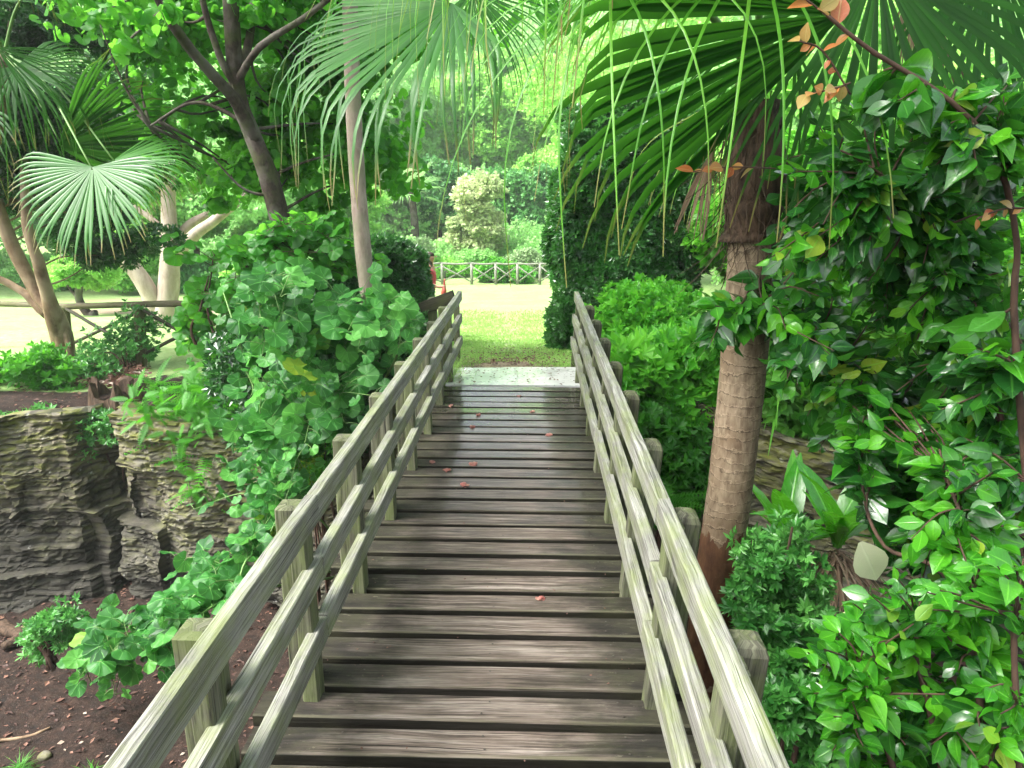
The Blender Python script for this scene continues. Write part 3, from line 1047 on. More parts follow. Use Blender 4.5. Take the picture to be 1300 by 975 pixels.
# ---------------------------------------------------------------- twigged leaf shrubs (near)
def leafy(name, base, label, cat, skel, targets, leafmats, T, size, spacing, bark, rstem=.02, per=9, petiole=0.0, frac=.6, t0=.45, tv=.35,
          face=A(0, -.30, .7), rnd=.85, clusters=0, freshprob=0.0, twig_r=.0035, droop=.0, group=None, maxlen=.7, smooth=True):
    base = np.asarray(base, float)
    t = thing(name, base, label, cat, group)
    gs = Geo()
    pts = []
    for s in skel:
        sp = smooth_path(s, 24)
        r = np.linspace(rstem, rstem * .35, 24)
        tube(gs, sp, r, 8, rough=.15, seed=len(pts))
        pts.append(sp[4:])
    gs.build('branch', bark, t)
    pts = np.concatenate(pts)
    g, gl = Geo(), Geo()
    Pp, Pd, Pn, Pt, Pm, Ps = [], [], [], [], [], []
    for tg in targets:
        dist = np.linalg.norm(pts - tg, axis=1) + rng.uniform(0, .15, len(pts))
        s = pts[dist.argmin()]
        v = tg - s
        Ln = np.linalg.norm(v)
        if Ln > maxlen:
            s = tg - v / Ln * maxlen
            Ln = maxlen
        mid = (s + tg) / 2 + rdir(1)[0] * Ln * .12 + A(0, 0, .06 * Ln - droop * Ln)
        n = 8
        pth = smooth_path([s, mid, tg], n)
        tube(g, pth, np.linspace(twig_r * 1.4, twig_r * .6, n), 4, cap=False)
        tw = nrm(pth[-1] - pth[-3])
        k = per
        tt = np.linspace(max(0, 1 - per * spacing / max(Ln, .05)), 1, k)
        q = np.stack([np.interp(tt * (n - 1), np.arange(n), pth[:, c]) for c in range(3)], -1)
        side = nrm(np.cross(tw, UPZ + rdir(1)[0] * .3))
        roll = rng.uniform(-.5, .5)
        side = side * math.cos(roll) + UPZ * math.sin(roll)
        sg = np.where(np.arange(k) % 2 == 0, 1, -1)[:, None]
        d = nrm(side * sg * 1.0 + tw * (.45 + .6 * (np.arange(k) / k)[:, None]) + rdir(k) * .35 - A(0, 0, .2))
        nn = nrm(face + rdir(k) * rnd)
        q = q + d * .012
        if petiole:
            pl = petiole * rng.uniform(.6, 1.3, k)
            e = q + nrm(d + A(0, 0, .5)) * pl[:, None]
            for a, b in zip(q, e):
                tube(g, smooth_path([a, (a + b) / 2 + A(0, 0, .1 * petiole), b], 4), .0028, 4, cap=False)
            q = e
        base_t = t0 + rng.normal(0, tv * .5)
        fr = rng.random() < freshprob
        Pp.append(q); Pd.append(d); Pn.append(nn)
        Pt.append(clampt(base_t + rng.normal(0, tv * .4, k) + (.3 if fr else 0) * np.linspace(0, 1, k)))
        Pm.append(np.full(k, 1 if fr else 0))
        Ps.append(size * rng.uniform(.5, 1.3, k) * np.linspace(1.05, .7, k))
    g.build('twig', bark, t)
    Pp, Pd, Pn = map(np.concatenate, (Pp, Pd, Pn))
    Pt, Pm, Ps = map(np.concatenate, (Pt, Pm, Ps))
    for m in range(len(leafmats)):
        sl = Pm == m
        if sl.any():
            put(gl, T, Pp[sl], Pd[sl], Pn[sl], Ps[sl], Pt[sl], rng.uniform(.85, 1.15, sl.sum()), m)
    gl.build('foliage', leafmats, t, smooth=smooth)
    return t


def targets(specs):
    out = []
    for poly, (y0, y1), n in specs:
        c = in_poly(poly, n)
        out.append(P(c[:, 0], c[:, 1], rng.uniform(y0, y1, n)))
    return np.concatenate(out)


# ---- glossy shrub close on the right
gb = A(2.35, 2.2, -1.75)
skel = [[gb, P(1290, 640, 2.7), P(1190, 395, 2.9), P(1110, 290, 3.0), P(1060, 250, 3.0)],
        [gb, P(1275, 560, 2.6), P(1245, 430, 2.7), P(1165, 265, 2.7), P(1110, 215, 2.6)],
        [gb, P(1295, 520, 2.3), P(1290, 300, 2.3), P(1240, 160, 2.2), P(1100, 60, 2.2), P(1045, 15, 2.2)],
        [gb, P(1220, 720, 2.6), P(1180, 580, 2.8), P(1050, 430, 3.1), P(1015, 420, 3.1)],
        [gb, P(1240, 800, 2.3), P(1120, 690, 2.5), P(1090, 600, 2.7)],
        [gb, P(1250, 560, 2.8), P(1110, 500, 3.0), P(985, 405, 3.1), P(915, 395, 3.15)]]
tg = targets([
    ([(1095, 120), (1300, 95), (1300, 340), (960, 360), (985, 215), (1020, 165)], (2.5, 3.4), 120),
    ([(1075, 70), (1160, 110), (1300, 120), (1300, 250), (1180, 230)], (2.1, 2.5), 30),
    ([(990, 240), (1300, 200), (1300, 560), (1000, 500)], (2.5, 3.0), 95),
    ([(975, 330), (1300, 330), (1300, 560), (1150, 600), (1020, 560), (985, 450)], (2.6, 3.5), 135),
    ([(1180, 420), (1300, 400), (1300, 700), (1200, 680)], (2.2, 2.8), 40),
    ([(885, 385), (985, 370), (975, 420), (905, 445)], (3.0, 3.2), 11),
    ([(1080, 560), (1300, 560), (1300, 720), (1120, 700)], (2.7, 3.4), 110),
    ([(1080, 470), (1200, 470), (1220, 720), (1130, 720), (1070, 600)], (2.6, 3.2), 75)])
leafy('glossy_shrub', gb, 'tall dark glossy-leaved shrub right of the palm trunk, tipped with young orange leaves', 'shrub',
      skel, tg, [L['gloss'], L['fresh']], [T_OV, T_OVB, T_OVC], .112, .036, B['twig'], .013, 13, freshprob=.22, maxlen=.8)
sh = COL.objects[-1] if False else bpy.data.objects['glossy_shrub']
# young orange shoots
for pth, ms in (([P(1110, 70, 2.2), P(1050, 20, 2.2), P(1018, -5, 2.2)], .09), ([P(1080, 120, 2.2), P(1045, 65, 2.2), P(1015, 52, 2.2)], .075),
                ([P(1080, 105, 2.2), P(1060, 112, 2.2), P(1025, 120, 2.2)], .07), ([P(985, 214, 2.9), P(930, 212, 2.9), P(880, 218, 2.9)], .09), ([P(1320, 265, 2.2), P(1275, 265, 2.2), P(1240, 278, 2.2)], .07)):
    g, gt = Geo(), Geo()
    p = smooth_path(pth, 9)
    tube(gt, p, .003, 5)
    k = 7
    put(g, T_OV, p[2:9], rdir(k) * .8 + (p[-1] - p[0]) / np.linalg.norm(p[-1] - p[0]) * .5 - A(0, 0, .35), rdir(k) * .5 + A(0, -.7, .5), ms * rng.uniform(.35, .85, k), rng.uniform(0, 1, k))
    g.build('young_leaves', L['red'], gt.build('shoot', B['twig'], sh))
g = Geo()
put(g, T_OV, P(1092, 688, 2.3)[None], A(.45, 0, -.8), A(-.2, -.9, .35), .20, .8, .95)
g.build('yellowed_leaf', L['pale'], sh)

gb2 = A(1.75, 1.55, -1.85)
skel = [[gb2, P(1180, 900, 1.9), P(1130, 800, 2.1), P(1060, 800, 2.2)], [gb2, P(1240, 850, 1.9), P(1240, 720, 2.1), P(1200, 600, 2.3)],
        [gb2, P(1120, 930, 1.9), P(1080, 900, 1.95), P(1060, 870, 2.0)], [gb2, P(1290, 900, 1.8), P(1290, 760, 1.9)]]
tg = targets([([(1010, 790), (1130, 740), (1300, 700), (1300, 980), (1060, 985)], (1.7, 2.4), 230),
              ([(1120, 700), (1190, 590), (1300, 560), (1300, 760)], (2.1, 2.7), 60),
              ([(1050, 470), (1180, 520), (1180, 620), (1060, 560)], (2.6, 3.0), 22)])
leafy('bright_shrub', gb2, 'fresh light-green glossy shrub crowding the bottom right corner below the dark one', 'shrub',
      skel, tg, [L['fresh'], L['gloss']], [T_OV, T_OVB, T_OVC], .088, .034, B['twig'], .014, 10, freshprob=.25, maxlen=.6, t0=.45)

# ---- broad-leaved sprawling shrub on the left bank
bb1 = A(-2.2, 7.4, -1.1)
skel = [[bb1, P(400, 470, 6.6), P(370, 380, 6.4), P(355, 350, 6.3)], [bb1, P(440, 470, 6.6), P(450, 400, 6.4)], [bb1, P(330, 500, 6.6), P(300, 420, 6.9), P(280, 360, 7.2)],
        [bb1, P(500, 460, 6.6), P(505, 400, 6.4)], [bb1, P(420, 520, 6.3), P(380, 560, 6.1), P(340, 560, 6.1)]]
tg = targets([([(330, 365), (400, 345), (520, 375), (525, 440), (470, 520), (420, 560), (330, 520), (300, 420)], (5.4, 6.8), 50),
              ([(290, 400), (460, 400), (470, 560), (400, 640), (300, 600)], (5.4, 6.4), 30)])
leafy('broad_leaved_shrub', bb1, 'large shrub of broad round pale-green leaves on the left bank beside the bridge', 'shrub',
      skel, tg, [L['big']], [T_RND, T_RND, T_RNDB, T_RNDC], .215, .11, B['green'], .018, 6, .15, t0=.4, tv=.5, face=A(.1, -.7, .6), rnd=.65, maxlen=.8, twig_r=.005)
bb2 = A(-2.9, 7.6, -1.1)
skel = [[bb2, P(250, 440, 7.3), P(255, 390, 7.3), P(265, 350, 7.3)], [bb2, P(300, 400, 7.4), P(330, 300, 7.4)], [bb2, P(270, 420, 7.3), P(270, 330, 7.4)]]
tg = targets([([(235, 400), (290, 320), (390, 270), (420, 340), (330, 450), (240, 480)], (7.0, 7.9), 85),
              ([(180, 300), (235, 300), (235, 330)], (7.2, 7.4), 2), ([(400, 270), (440, 290), (500, 350), (420, 360)], (7.0, 7.6), 25)])
leafy('dark_leaved_shrub', bb2, 'darker broad-leaved shrub behind the pale-leaved one, at the foot of the leaning dark tree', 'shrub',
      skel, tg, [L['bigdark']], [T_RND, T_RNDB], .20, .09, B['twig'], .02, 5, .10, t0=.25, tv=.4, face=A(.2, -.5, .7), rnd=.6, maxlen=.8)
bb3 = A(-1.75, 6.9, -2.3)
skel = [[bb3, P(360, 620, 6.0), P(330, 680, 5.4), P(280, 740, 5.0)], [bb3, P(300, 730, 5.0), P(210, 790, 4.6), P(120, 840, 4.4)], [bb3, P(290, 760, 4.8), P(200, 850, 4.4)], [bb3, P(330, 700, 5.0), P(300, 800, 4.6)]]
tg = targets([([(280, 590), (400, 560), (400, 640), (330, 690), (240, 650)], (5.3, 6.0), 26),
              ([(225, 700), (330, 680), (330, 780), (190, 770)], (4.8, 5.4), 24),
              ([(130, 770), (260, 750), (300, 790), (240, 880), (160, 890), (80, 850)], (4.3, 4.9), 34)])
leafy('trailing_broad_leaved_shrub', bb3, 'broad round-leaved shrub trailing down the rock face to the pit floor beside the left railing', 'shrub',
      skel, tg, [L['big']], [T_RND, T_RND, T_RNDB, T_RNDC], .18, .09, B['green'], .014, 5, .09, t0=.3, tv=.5, face=A(.1, -.5, .7), rnd=.7, maxlen=.6, twig_r=.004)


# ---------------------------------------------------------------- palms
def frond(g, P0, axis, n, R, nseg=46, span=2.2, fuse=.42, droop=1.0, dstart=.45, w=1.0, t0=.5, tv=.2, steps=12, cone=.12, mi=0, tip=1.25):
    a = nrm(axis)
    n = nrm(n - a * np.dot(n, a))
    b = np.cross(n, a)
    dphi = 2 * span / nseg
    for k in range(nseg):
        ph = -span + dphi * (k + .5) + rng.normal(0, .026)
        d0 = nrm(a * math.cos(ph) + b * math.sin(ph) + n * cone)
        Lk = R * (.80 + .25 * math.cos(ph * .75)) * rng.uniform(.92, 1.05) * tip
        s0 = R * fuse * (.75 + .35 * math.cos(ph * .6))
        p = P0.copy()
        dk = droop * rng.uniform(.55, 1.4)
        kink = rdir(1)[0] * .10
        ds = Lk / steps
        rows = []
        side0 = nrm(np.cross(n, d0))
        for i in range(steps + 1):
            s = i * ds
            x = max(0, (s / Lk - dstart) / (1 - dstart))
            gd = min(.97, dk * x ** 1.15)
            dv = nrm(d0 * (1 - gd) + A(0, 0, -1) * gd - A(0, 0, .10) * s / R + kink * x * 2)
            hw = math.tan(dphi / 2) * s * 1.03 if s < s0 else math.tan(dphi / 2) * s0 * max(.05, (1 - ((s - s0) / (Lk - s0)) ** 1.25 * .97))
            hw = hw * w + .0015
            nn = nrm(np.cross(dv, side0))
            sd = side0
            z = .42 * hw * (1 if s < s0 * 1.2 else .8)
            rows += [p - sd * hw - nn * z * .5, p + nn * z * .5, p + sd * hw - nn * z * .5]
            p = p + dv * ds
        i = np.arange(steps)[:, None] * 3 + np.arange(2)[None]
        i = i.ravel()
        g.add(np.array(rows), np.stack([i, i + 1, i + 4, i + 3], -1), float(np.clip(t0 + rng.normal(0, tv), 0, .96)), 0, np.repeat(np.linspace(0, 1, steps + 1), 3), mi)


def palm(name, base, trunkpath, rad, crownpt, label, fronds, leaf, bark, cat='palm tree', sides=20, parts=()):
    t = thing(name, base, label, cat)
    g = Geo()
    pth = smooth_path(trunkpath, 70)
    tube(g, pth, rad(np.linspace(0, 1, 70)), sides, rough=.06, seed=2)
    g.build('trunk', bark, t)
    for fr in fronds:
        g = Geo()
        h = np.asarray(fr['h'], float)
        frond(g, h, fr['a'], fr['n'], fr['R'], **{k: v for k, v in fr.items() if k not in 'haR' and k not in ('n', 'from', 'mat')})
        o = g.build('frond', L[fr['mat']] if 'mat' in fr else leaf, t)
        gp = Geo()
        c = np.asarray(fr.get('from', crownpt), float)
        m = (c + h) / 2 + A(0, 0, .12 * np.linalg.norm(h - c))
        tube(gp, smooth_path([c, m, h + nrm(fr['a']) * .03], 10), np.linspace(.02, .009, 10), 6)
        op = gp.build('petiole', B['green'], o)
        op.location = tuple(-(np.array(o.location)))
    return t


VW = -FW


def imgdir(dx, dy, dz=0.0):
    """direction given right / down on the picture plus towards the viewer"""
    return nrm(RT * dx - UP * dy - FW * dz)


# right palm with ringed trunk
pb = A(.92, 3.28, -2.0)
cr = P(958, 150, 3.4)
tp = [pb, P(903, 790, 3.3), P(915, 700, 3.3), P(929, 600, 3.33), P(945, 450, 3.36), P(954, 320, 3.4), P(958, 240, 3.4), cr]


def prad(t):
    z = t
    return .107 + .02 * np.exp(-z * 8) + .004 * np.sign(np.sin(z * 150)) * 0 + .003 * ((z * 42) % 1) - .012 * (z > .9)


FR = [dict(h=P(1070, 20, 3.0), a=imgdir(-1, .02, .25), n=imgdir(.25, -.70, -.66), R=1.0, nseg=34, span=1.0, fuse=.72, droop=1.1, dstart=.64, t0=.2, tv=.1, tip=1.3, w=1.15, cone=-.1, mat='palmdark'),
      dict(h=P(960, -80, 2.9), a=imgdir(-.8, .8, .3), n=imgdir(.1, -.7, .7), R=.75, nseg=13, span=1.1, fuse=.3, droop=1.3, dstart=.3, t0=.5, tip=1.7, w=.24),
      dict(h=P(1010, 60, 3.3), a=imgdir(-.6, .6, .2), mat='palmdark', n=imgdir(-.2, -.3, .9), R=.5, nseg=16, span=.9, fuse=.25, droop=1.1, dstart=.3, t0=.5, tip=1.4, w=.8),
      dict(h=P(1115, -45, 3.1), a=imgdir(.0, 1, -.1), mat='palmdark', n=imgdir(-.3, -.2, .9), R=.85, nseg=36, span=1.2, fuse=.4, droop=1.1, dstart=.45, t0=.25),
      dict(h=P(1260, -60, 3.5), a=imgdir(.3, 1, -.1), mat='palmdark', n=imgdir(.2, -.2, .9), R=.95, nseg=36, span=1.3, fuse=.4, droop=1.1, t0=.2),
      dict(h=P(900, -150, 3.3), a=imgdir(-1, .15, .1), n=imgdir(.1, -.9, .5), R=1.0, nseg=30, span=1.0, fuse=.35, droop=1.3, dstart=.35, t0=.55, tip=1.7, w=.8),
      dict(h=P(1000, -120, 4.0), a=imgdir(-.9, .3, -.3), n=imgdir(0, -1, .4), R=1.25, nseg=34, span=1.2, fuse=.4, droop=1.2, dstart=.4, t0=.35),
      dict(h=P(775, -40, 2.8), a=imgdir(-.5, .6, .1), n=imgdir(.1, -.8, .5), R=.5, nseg=12, span=1.7, fuse=.2, droop=1.5, dstart=.2, t0=.6, tip=2.3, w=.28),
      dict(h=P(1060, -160, 3.6), a=A(.6, .8, .2), n=UPZ + A(0, -.3, 0), R=1.2, nseg=34, span=1.6, t0=.4),
      dict(h=P(930, 120, 4.0), a=imgdir(-.55, .9, -.35), n=imgdir(-.2, -.3, .9), R=.55, nseg=20, span=.8, fuse=.2, droop=.9, t0=.9, w=.5)]
pr = palm('fan_palm', pb, tp, prad, cr + A(0, 0, .15), 'fan palm with thick ringed trunk right of the bridge and a huge pleated frond overhead', FR, L['palmyoung'], B['palm'])
g = Geo()
tube(g, smooth_path([P(955, 305, 3.4), P(958, 240, 3.4), P(962, 130, 3.4)], 20), .118 + .03 * rng.random(20), 18, rough=.25, seed=5)
k = 420
tt = rng.uniform(0, 1, k)
pp = P(955, 305 - 190 * tt, 3.4) + rdir(k) * A(.13, .13, .03)
put(g, T_STRAP, pp, rdir(k) * .35 + A(0, 0, -1), rdir(k), rng.uniform(.12, .38, k), .5, .45, 0)
g.build('fibre', B['fibre'], pr)
for (px, py, Y, dx, dy) in ((1168, 10, 3.6, .05, 1), (1150, -10, 3.7, -.1, 1), (905, 190, 3.5, -.3, 1), (1185, 20, 3.5, .2, 1)):
    g = Geo()
    frond(g, P(px, py, Y), imgdir(dx, dy), imgdir(0, 0, 1), .32, nseg=10, span=.25, droop=.5, t0=.4, w=1.2)
    g.build('dead_frond', L['dry'], pr)

# slim palm beyond the left railing
sb = P(472, 445, 7.0)
sb[2] = -1.1
top_s = P(437, -420, 7.3)
FR = [dict(h=P(574, 4, 5.0), a=imgdir(-.72, .62, .15), n=imgdir(-.25, -.6, .75), R=1.1, nseg=40, span=1.4, fuse=.48, droop=1.9, dstart=.5, t0=.3, tip=1.45, w=1.15),
      dict(h=P(600, -12, 5.8), a=imgdir(.45, .8, -.1), n=imgdir(.1, -.4, .9), R=.7, nseg=36, span=1.3, fuse=.3, droop=1.0, dstart=.4, t0=.35, w=.8, tip=1.3),
      dict(h=P(470, -220, 5.4), a=imgdir(.5, .6, .3), n=imgdir(0, -1, .3), R=1.2, nseg=30, span=1.6, fuse=.3, droop=1.5, dstart=.3, t0=.5, w=.7),
      dict(h=P(330, -260, 7.0), a=imgdir(-.9, .2, .0), n=imgdir(0, -1, .3), R=1.2, nseg=36, span=1.8, t0=.4),
      dict(h=P(480, -330, 9.0), a=A(.3, 1, -.2), n=UPZ, R=1.2, nseg=36, span=1.8, t0=.4)]
palm('slender_palm', sb, [sb, P(470, 400, 7.0), P(462, 330, 7.0), P(452, 200, 7.1), P(446, 60, 7.2), P(441, -150, 7.25), top_s], lambda t: .088 - .022 * t, top_s,
     'slender pale-trunked fan palm beside the left railing with long drooping frond tips', FR, L['palm'], B['slim'], sides=14)

# fan palm at the far left
lb = P(-40, 470, 9.0)
lb[2] = gz(lb[0], lb[1])
lc = P(5, 70, 8.6)
FR = [dict(h=P(118, 212, 7.3), a=imgdir(-.05, 1, .1), n=imgdir(.0, -.35, .95), R=.80, nseg=46, span=1.8, fuse=.55, droop=.8, dstart=.6, t0=.3, tv=.08, tip=1.2, w=1.1),
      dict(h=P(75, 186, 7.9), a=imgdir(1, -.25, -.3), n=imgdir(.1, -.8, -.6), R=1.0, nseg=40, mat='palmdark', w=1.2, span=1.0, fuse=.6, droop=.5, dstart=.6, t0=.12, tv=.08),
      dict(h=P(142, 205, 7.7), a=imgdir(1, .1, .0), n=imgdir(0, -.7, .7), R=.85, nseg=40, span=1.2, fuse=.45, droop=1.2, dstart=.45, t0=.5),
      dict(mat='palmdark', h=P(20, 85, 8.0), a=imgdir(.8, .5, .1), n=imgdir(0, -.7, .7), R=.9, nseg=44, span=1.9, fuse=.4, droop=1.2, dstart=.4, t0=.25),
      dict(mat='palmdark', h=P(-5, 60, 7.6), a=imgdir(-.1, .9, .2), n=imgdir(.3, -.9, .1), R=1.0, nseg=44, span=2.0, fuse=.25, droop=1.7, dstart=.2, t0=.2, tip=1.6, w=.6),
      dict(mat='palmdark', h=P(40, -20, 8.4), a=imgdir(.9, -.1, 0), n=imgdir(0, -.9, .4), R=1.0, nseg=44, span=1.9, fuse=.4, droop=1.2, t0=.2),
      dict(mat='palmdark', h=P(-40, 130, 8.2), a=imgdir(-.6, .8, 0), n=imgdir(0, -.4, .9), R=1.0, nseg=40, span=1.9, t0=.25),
      dict(mat='palmdark', h=P(-30, 0, 9.2), a=imgdir(-.5, -.5, -.5), n=imgdir(0, -.9, .4), R=1.0, nseg=40, span=1.9, t0=.3)]
palm('left_fan_palm'.replace('left_', ''), lb, [lb, P(-30, 300, 8.8), lc], lambda t: .13 - .02 * t, lc, 'fan palm at the left edge with one sunlit round frond spread like an open fan', FR, L['palm'], B['palm'], sides=16)


# ---------------------------------------------------------------- trees on the left bank
def limb_tree(name, base, paths, label, cat, bark, crowns, leaf, T, size, gleaf=None, rough=.15, group=None, sides=12, smooth=False, tv=.3, t0=.45, up=.7, every=3, lr=.02):
    t = thing(name, base, label, cat, group)
    g = Geo()
    ends = []
    for pts, r0, r1 in paths:
        p = smooth_path(pts, 22)
        tube(g, p, np.linspace(r0, r1, 22), sides, rough=rough, seed=len(ends) * 3)
        ends.append(p)
    allp = np.concatenate([e[8:] for e in ends])
    gc = Geo()
    for c, R, ncl, nl in crowns:
        cc = crown(gc, c, R, ncl, nl, T, size, t0, tv, up=up, rc=.3)
        for q in cc[::every]:
            j = (np.linalg.norm(allp - q, axis=1)).argmin()
            s = allp[j]
            mid = (s + q) / 2 + rdir(1)[0] * .12 * np.linalg.norm(q - s)
            tube(g, smooth_path([s, mid, q], 7), np.linspace(lr, lr * .3, 7), 5)
    g.build('trunk', bark, t)
    gc.build('crown', leaf, t, smooth=smooth)
    return t


# leaning dark tree
db = P(362, 400, 7.9)
db[2] = -1.15
limb_tree('dark_barked_tree', db,
          [([db, P(364, 335, 7.9), P(358, 290, 7.9), P(338, 215, 7.8), P(318, 165, 7.8), P(300, 105, 7.7), P(290, -60, 7.5)], .125, .07),
           ([P(326, 180, 7.8), P(300, 130, 7.6), P(258, 82, 7.3), P(222, 35, 7.0), P(190, -20, 6.8)], .07, .035),
           ([P(305, 110, 7.7), P(285, 85, 7.6), P(262, 20, 7.5), P(250, -40, 7.4)], .045, .025),
           ([P(300, 105, 7.7), P(330, 60, 7.4), P(390, 20, 7.2), P(440, -20, 7.0)], .04, .02),
           ([P(303, 100, 7.7), P(318, 40, 7.9), P(322, -40, 8.1)], .05, .03),
           ([P(320, 160, 7.8), P(250, 130, 7.8), P(190, 160, 7.9)], .025, .01),
           ([P(352, 250, 7.85), P(310, 240, 7.7), P(270, 200, 7.6)], .02, .008),
           ([P(290, -60, 7.5), P(420, -330, 5.5), P(560, -900, 3.6)], .07, .02),
           ([P(190, -20, 6.8), P(150, -260, 5.6), P(200, -800, 3.9)], .05, .02)],
          'dark mottled tree leaning left over the bank, forked limbs hung with broad backlit leaves', 'tree', B['dark'],
          [(P(330, 60, 9.4), (2.4, 1.0, 1.5), 56, 6000), (P(230, 10, 8.2), (1.6, .8, .5), 30, 1800), (P(400, 180, 9.2), (1.2, .6, 1.2), 34, 2600), (P(290, 190, 9.4), (1.0, .6, .9), 20, 900),
           (P(190, 35, 6.2), (.55, .3, .25), 6, 60), (A(-1.2, 3.2, 6.9), (5.5, 5.5, 1.1), 95, 12000), (P(640, -60, 9), (1.6, 1.0, .9), 24, 600)],  # wide overhead crown is out of view, enlarged to shade the near scene
          L['bigdark'], T_RND3, .125, sides=14, tv=.5, smooth=True, up=.5)

# tan multi-stemmed tree
mb = P(88, 487, 10.6)
mb[2] = gz(mb[0], mb[1]) - .1
limb_tree('smooth_barked_tree', mb,
          [([mb, P(80, 440, 10.5), P(70, 400, 10.4), P(48, 372, 10.4), P(20, 320, 10.3), P(2, 275, 10.2), P(-20, 180, 10)], .17, .06),
           ([P(78, 440, 10.5), P(66, 395, 10.3), P(50, 340, 10.1), P(35, 285, 10.0), P(30, 200, 10)], .12, .05),
           ([P(60, 400, 10.4), P(30, 372, 10.4), P(-5, 352, 10.3), P(-40, 330, 10)], .07, .045),
           ([P(96, 487, 10.3), P(88, 440, 10.4), P(76, 405, 10.4)], .06, .05)],
          'smooth tan-barked tree with several twisted stems on the left bank by the log fence', 'tree', B['tan'],
          [(P(30, 130, 10.8), (2.3, 1.3, 1.6), 46, 12000), (P(130, 270, 11.6), (1.1, .7, .9), 20, 2600), (P(60, 250, 11.8), (1.0, .5, .8), 14, 2200)], L['dark'], T_SPR, .13, rough=.22)

# pale pollarded tree
wb = P(205, 412, 15.0)
wb[2] = gz(wb[0], wb[1]) - .1
limb_tree('pollarded_tree', wb,
          [([wb, P(212, 375, 15), P(216, 320, 15), P(214, 260, 15), P(216, 200, 15)], .26, .12),
           ([wb + A(-.1, 0, .3), P(190, 372, 14.9), P(168, 340, 14.8), P(142, 325, 14.7)], .2, .13),
           ([P(222, 322, 15), P(245, 300, 14.9), P(272, 280, 14.9), P(300, 258, 14.8)], .14, .09),
           ([P(216, 310, 15), P(240, 285, 15.2), P(262, 272, 15.2)], .1, .07),
           ([P(212, 310, 15), P(200, 285, 15), P(170, 262, 15)], .08, .05)],
          'pale-barked tree with sawn-off limbs standing on the lawn behind the log fence', 'tree', B['pale'],
          [(P(150, 215, 15.5), (1.5, 1.0, .8), 16, 1500), (P(290, 200, 15.5), (1.3, 1.0, .9), 16, 1400)], L['far1'], T_SPR, .2)
sb_ = onground(106, 19.5)
limb_tree('small_garden_tree', sb_, [([sb_, P(112, 398, 19.5), P(100, 378, 19.5), P(104, 350, 19.5)], .14, .08), ([P(101, 380, 19.5), P(85, 362, 19.5)], .06, .03)],
          'small bright-green umbrella-crowned tree out on the lawn between the tan and pale trunks', 'tree', B['dark'],
          [(P(112, 345, 19.5), (1.15, 1.0, .45), 24, 3200)], L['far5'], T_SPR, .17)

# clipped dark hedge and ivy column
def hedge(name, label, cat, px0, px1, pyt, Y0, Y1, zb, n, leaf, size, bulge=.06, stemtree=False, t0=.4, tv=.35, T=T_SPR):
    x0, x1 = P(px0, 300, Y0)[0], P(px1, 300, Y0)[0]
    zt = P(0, pyt, Y0)[2] if np.isscalar(pyt) else pyt[0]
    c = A((x0 + x1) / 2, (Y0 + Y1) / 2, zb)
    h = A((x1 - x0) / 2, (Y1 - Y0) / 2, (zt - zb) / 2)
    t = thing(name, c, label, cat)
    u = rdir(n)
    m = np.abs(u).max(1, keepdims=True)
    cube = u / m
    q = cube * .55 + nrm(cube) * .45 * 1.15
    depth = 1 - .38 * rng.random((n, 1)) ** 2
    bl = 1 + bulge * (vn(q[:, 0] * 2.2 + 5, q[:, 1] * 2.2, q[:, 2] * 4, 3) - .5)[:, None] * 4
    pos = c + A(0, 0, h[2]) + q * h * depth * bl
    g = Geo()
    put(g, T, pos, nrm(rdir(n) + u * .5), nrm(u + A(0, 0, .5) + rdir(n) * .5), size * rng.uniform(.6, 1.3, n), clampt(t0 + tv * (vn(q[:, 0] * 3, q[:, 1] * 3, q[:, 2] * 6, 8) - .5) * 1.6 + rng.normal(0, tv * .5, n)))
    g.build('foliage', leaf, t, smooth=False)
    g = Geo()
    for k in range(7):
        a = c + A(rng.uniform(-.6, .6) * h[0], rng.uniform(-.6, .6) * h[1], 0)
        tube(g, smooth_path([a - A(0, 0, .1), a + A(rng.normal(0, .1), 0, h[2]), a + A(rng.normal(0, .2), 0, h[2] * 1.7)], 8), np.linspace(.05, .015, 8), 6)
    g.build('stem', B['twig'], t)
    return t


hedge('clipped_hedge', 'dark clipped hedge with a rounded top on the lawn behind the left railing', 'hedge', 405, 529, 314, 10.9, 12.3, -1.15, 15000, L['dark'], .11)
ib = onground(800, 11.5)
hedge('dark_bushy_tree', 'tall dark column of dense small leaves behind the far end of the right railing', 'tree', 708, 900, 140, 10.6, 12.6, -1.2, 30000, L['ivy'], .12, bulge=.09, t0=.42)
# ---------------------------------------------------------------- undergrowth
def fern(base, n, size, label, mi=0, T=T_FERN, hang=.0, group='ferns on the rock edge', dirs=None, mat=None, cat='fern', name='fern'):
    base = np.asarray(base, float)
    t = thing(name, base, label, cat, group)
    a = rng.uniform(0, 2 * math.pi, n)
    el = rng.uniform(.2, 1.0, n) - hang
    d = np.stack([np.cos(a) * np.cos(el), np.sin(a) * np.cos(el) - .25, np.sin(el)], -1)
    g = Geo()
    put(g, T, base + rdir(n) * .03, d, A(0, -.1, 1) + rdir(n) * .2, size * rng.uniform(.6, 1.1, n), rng.uniform(.15, .95, n))
    g.build('frond', mat or L['fern'], t)
    return t


def onsurf(px, py, Y):
    return P(px, py, Y)


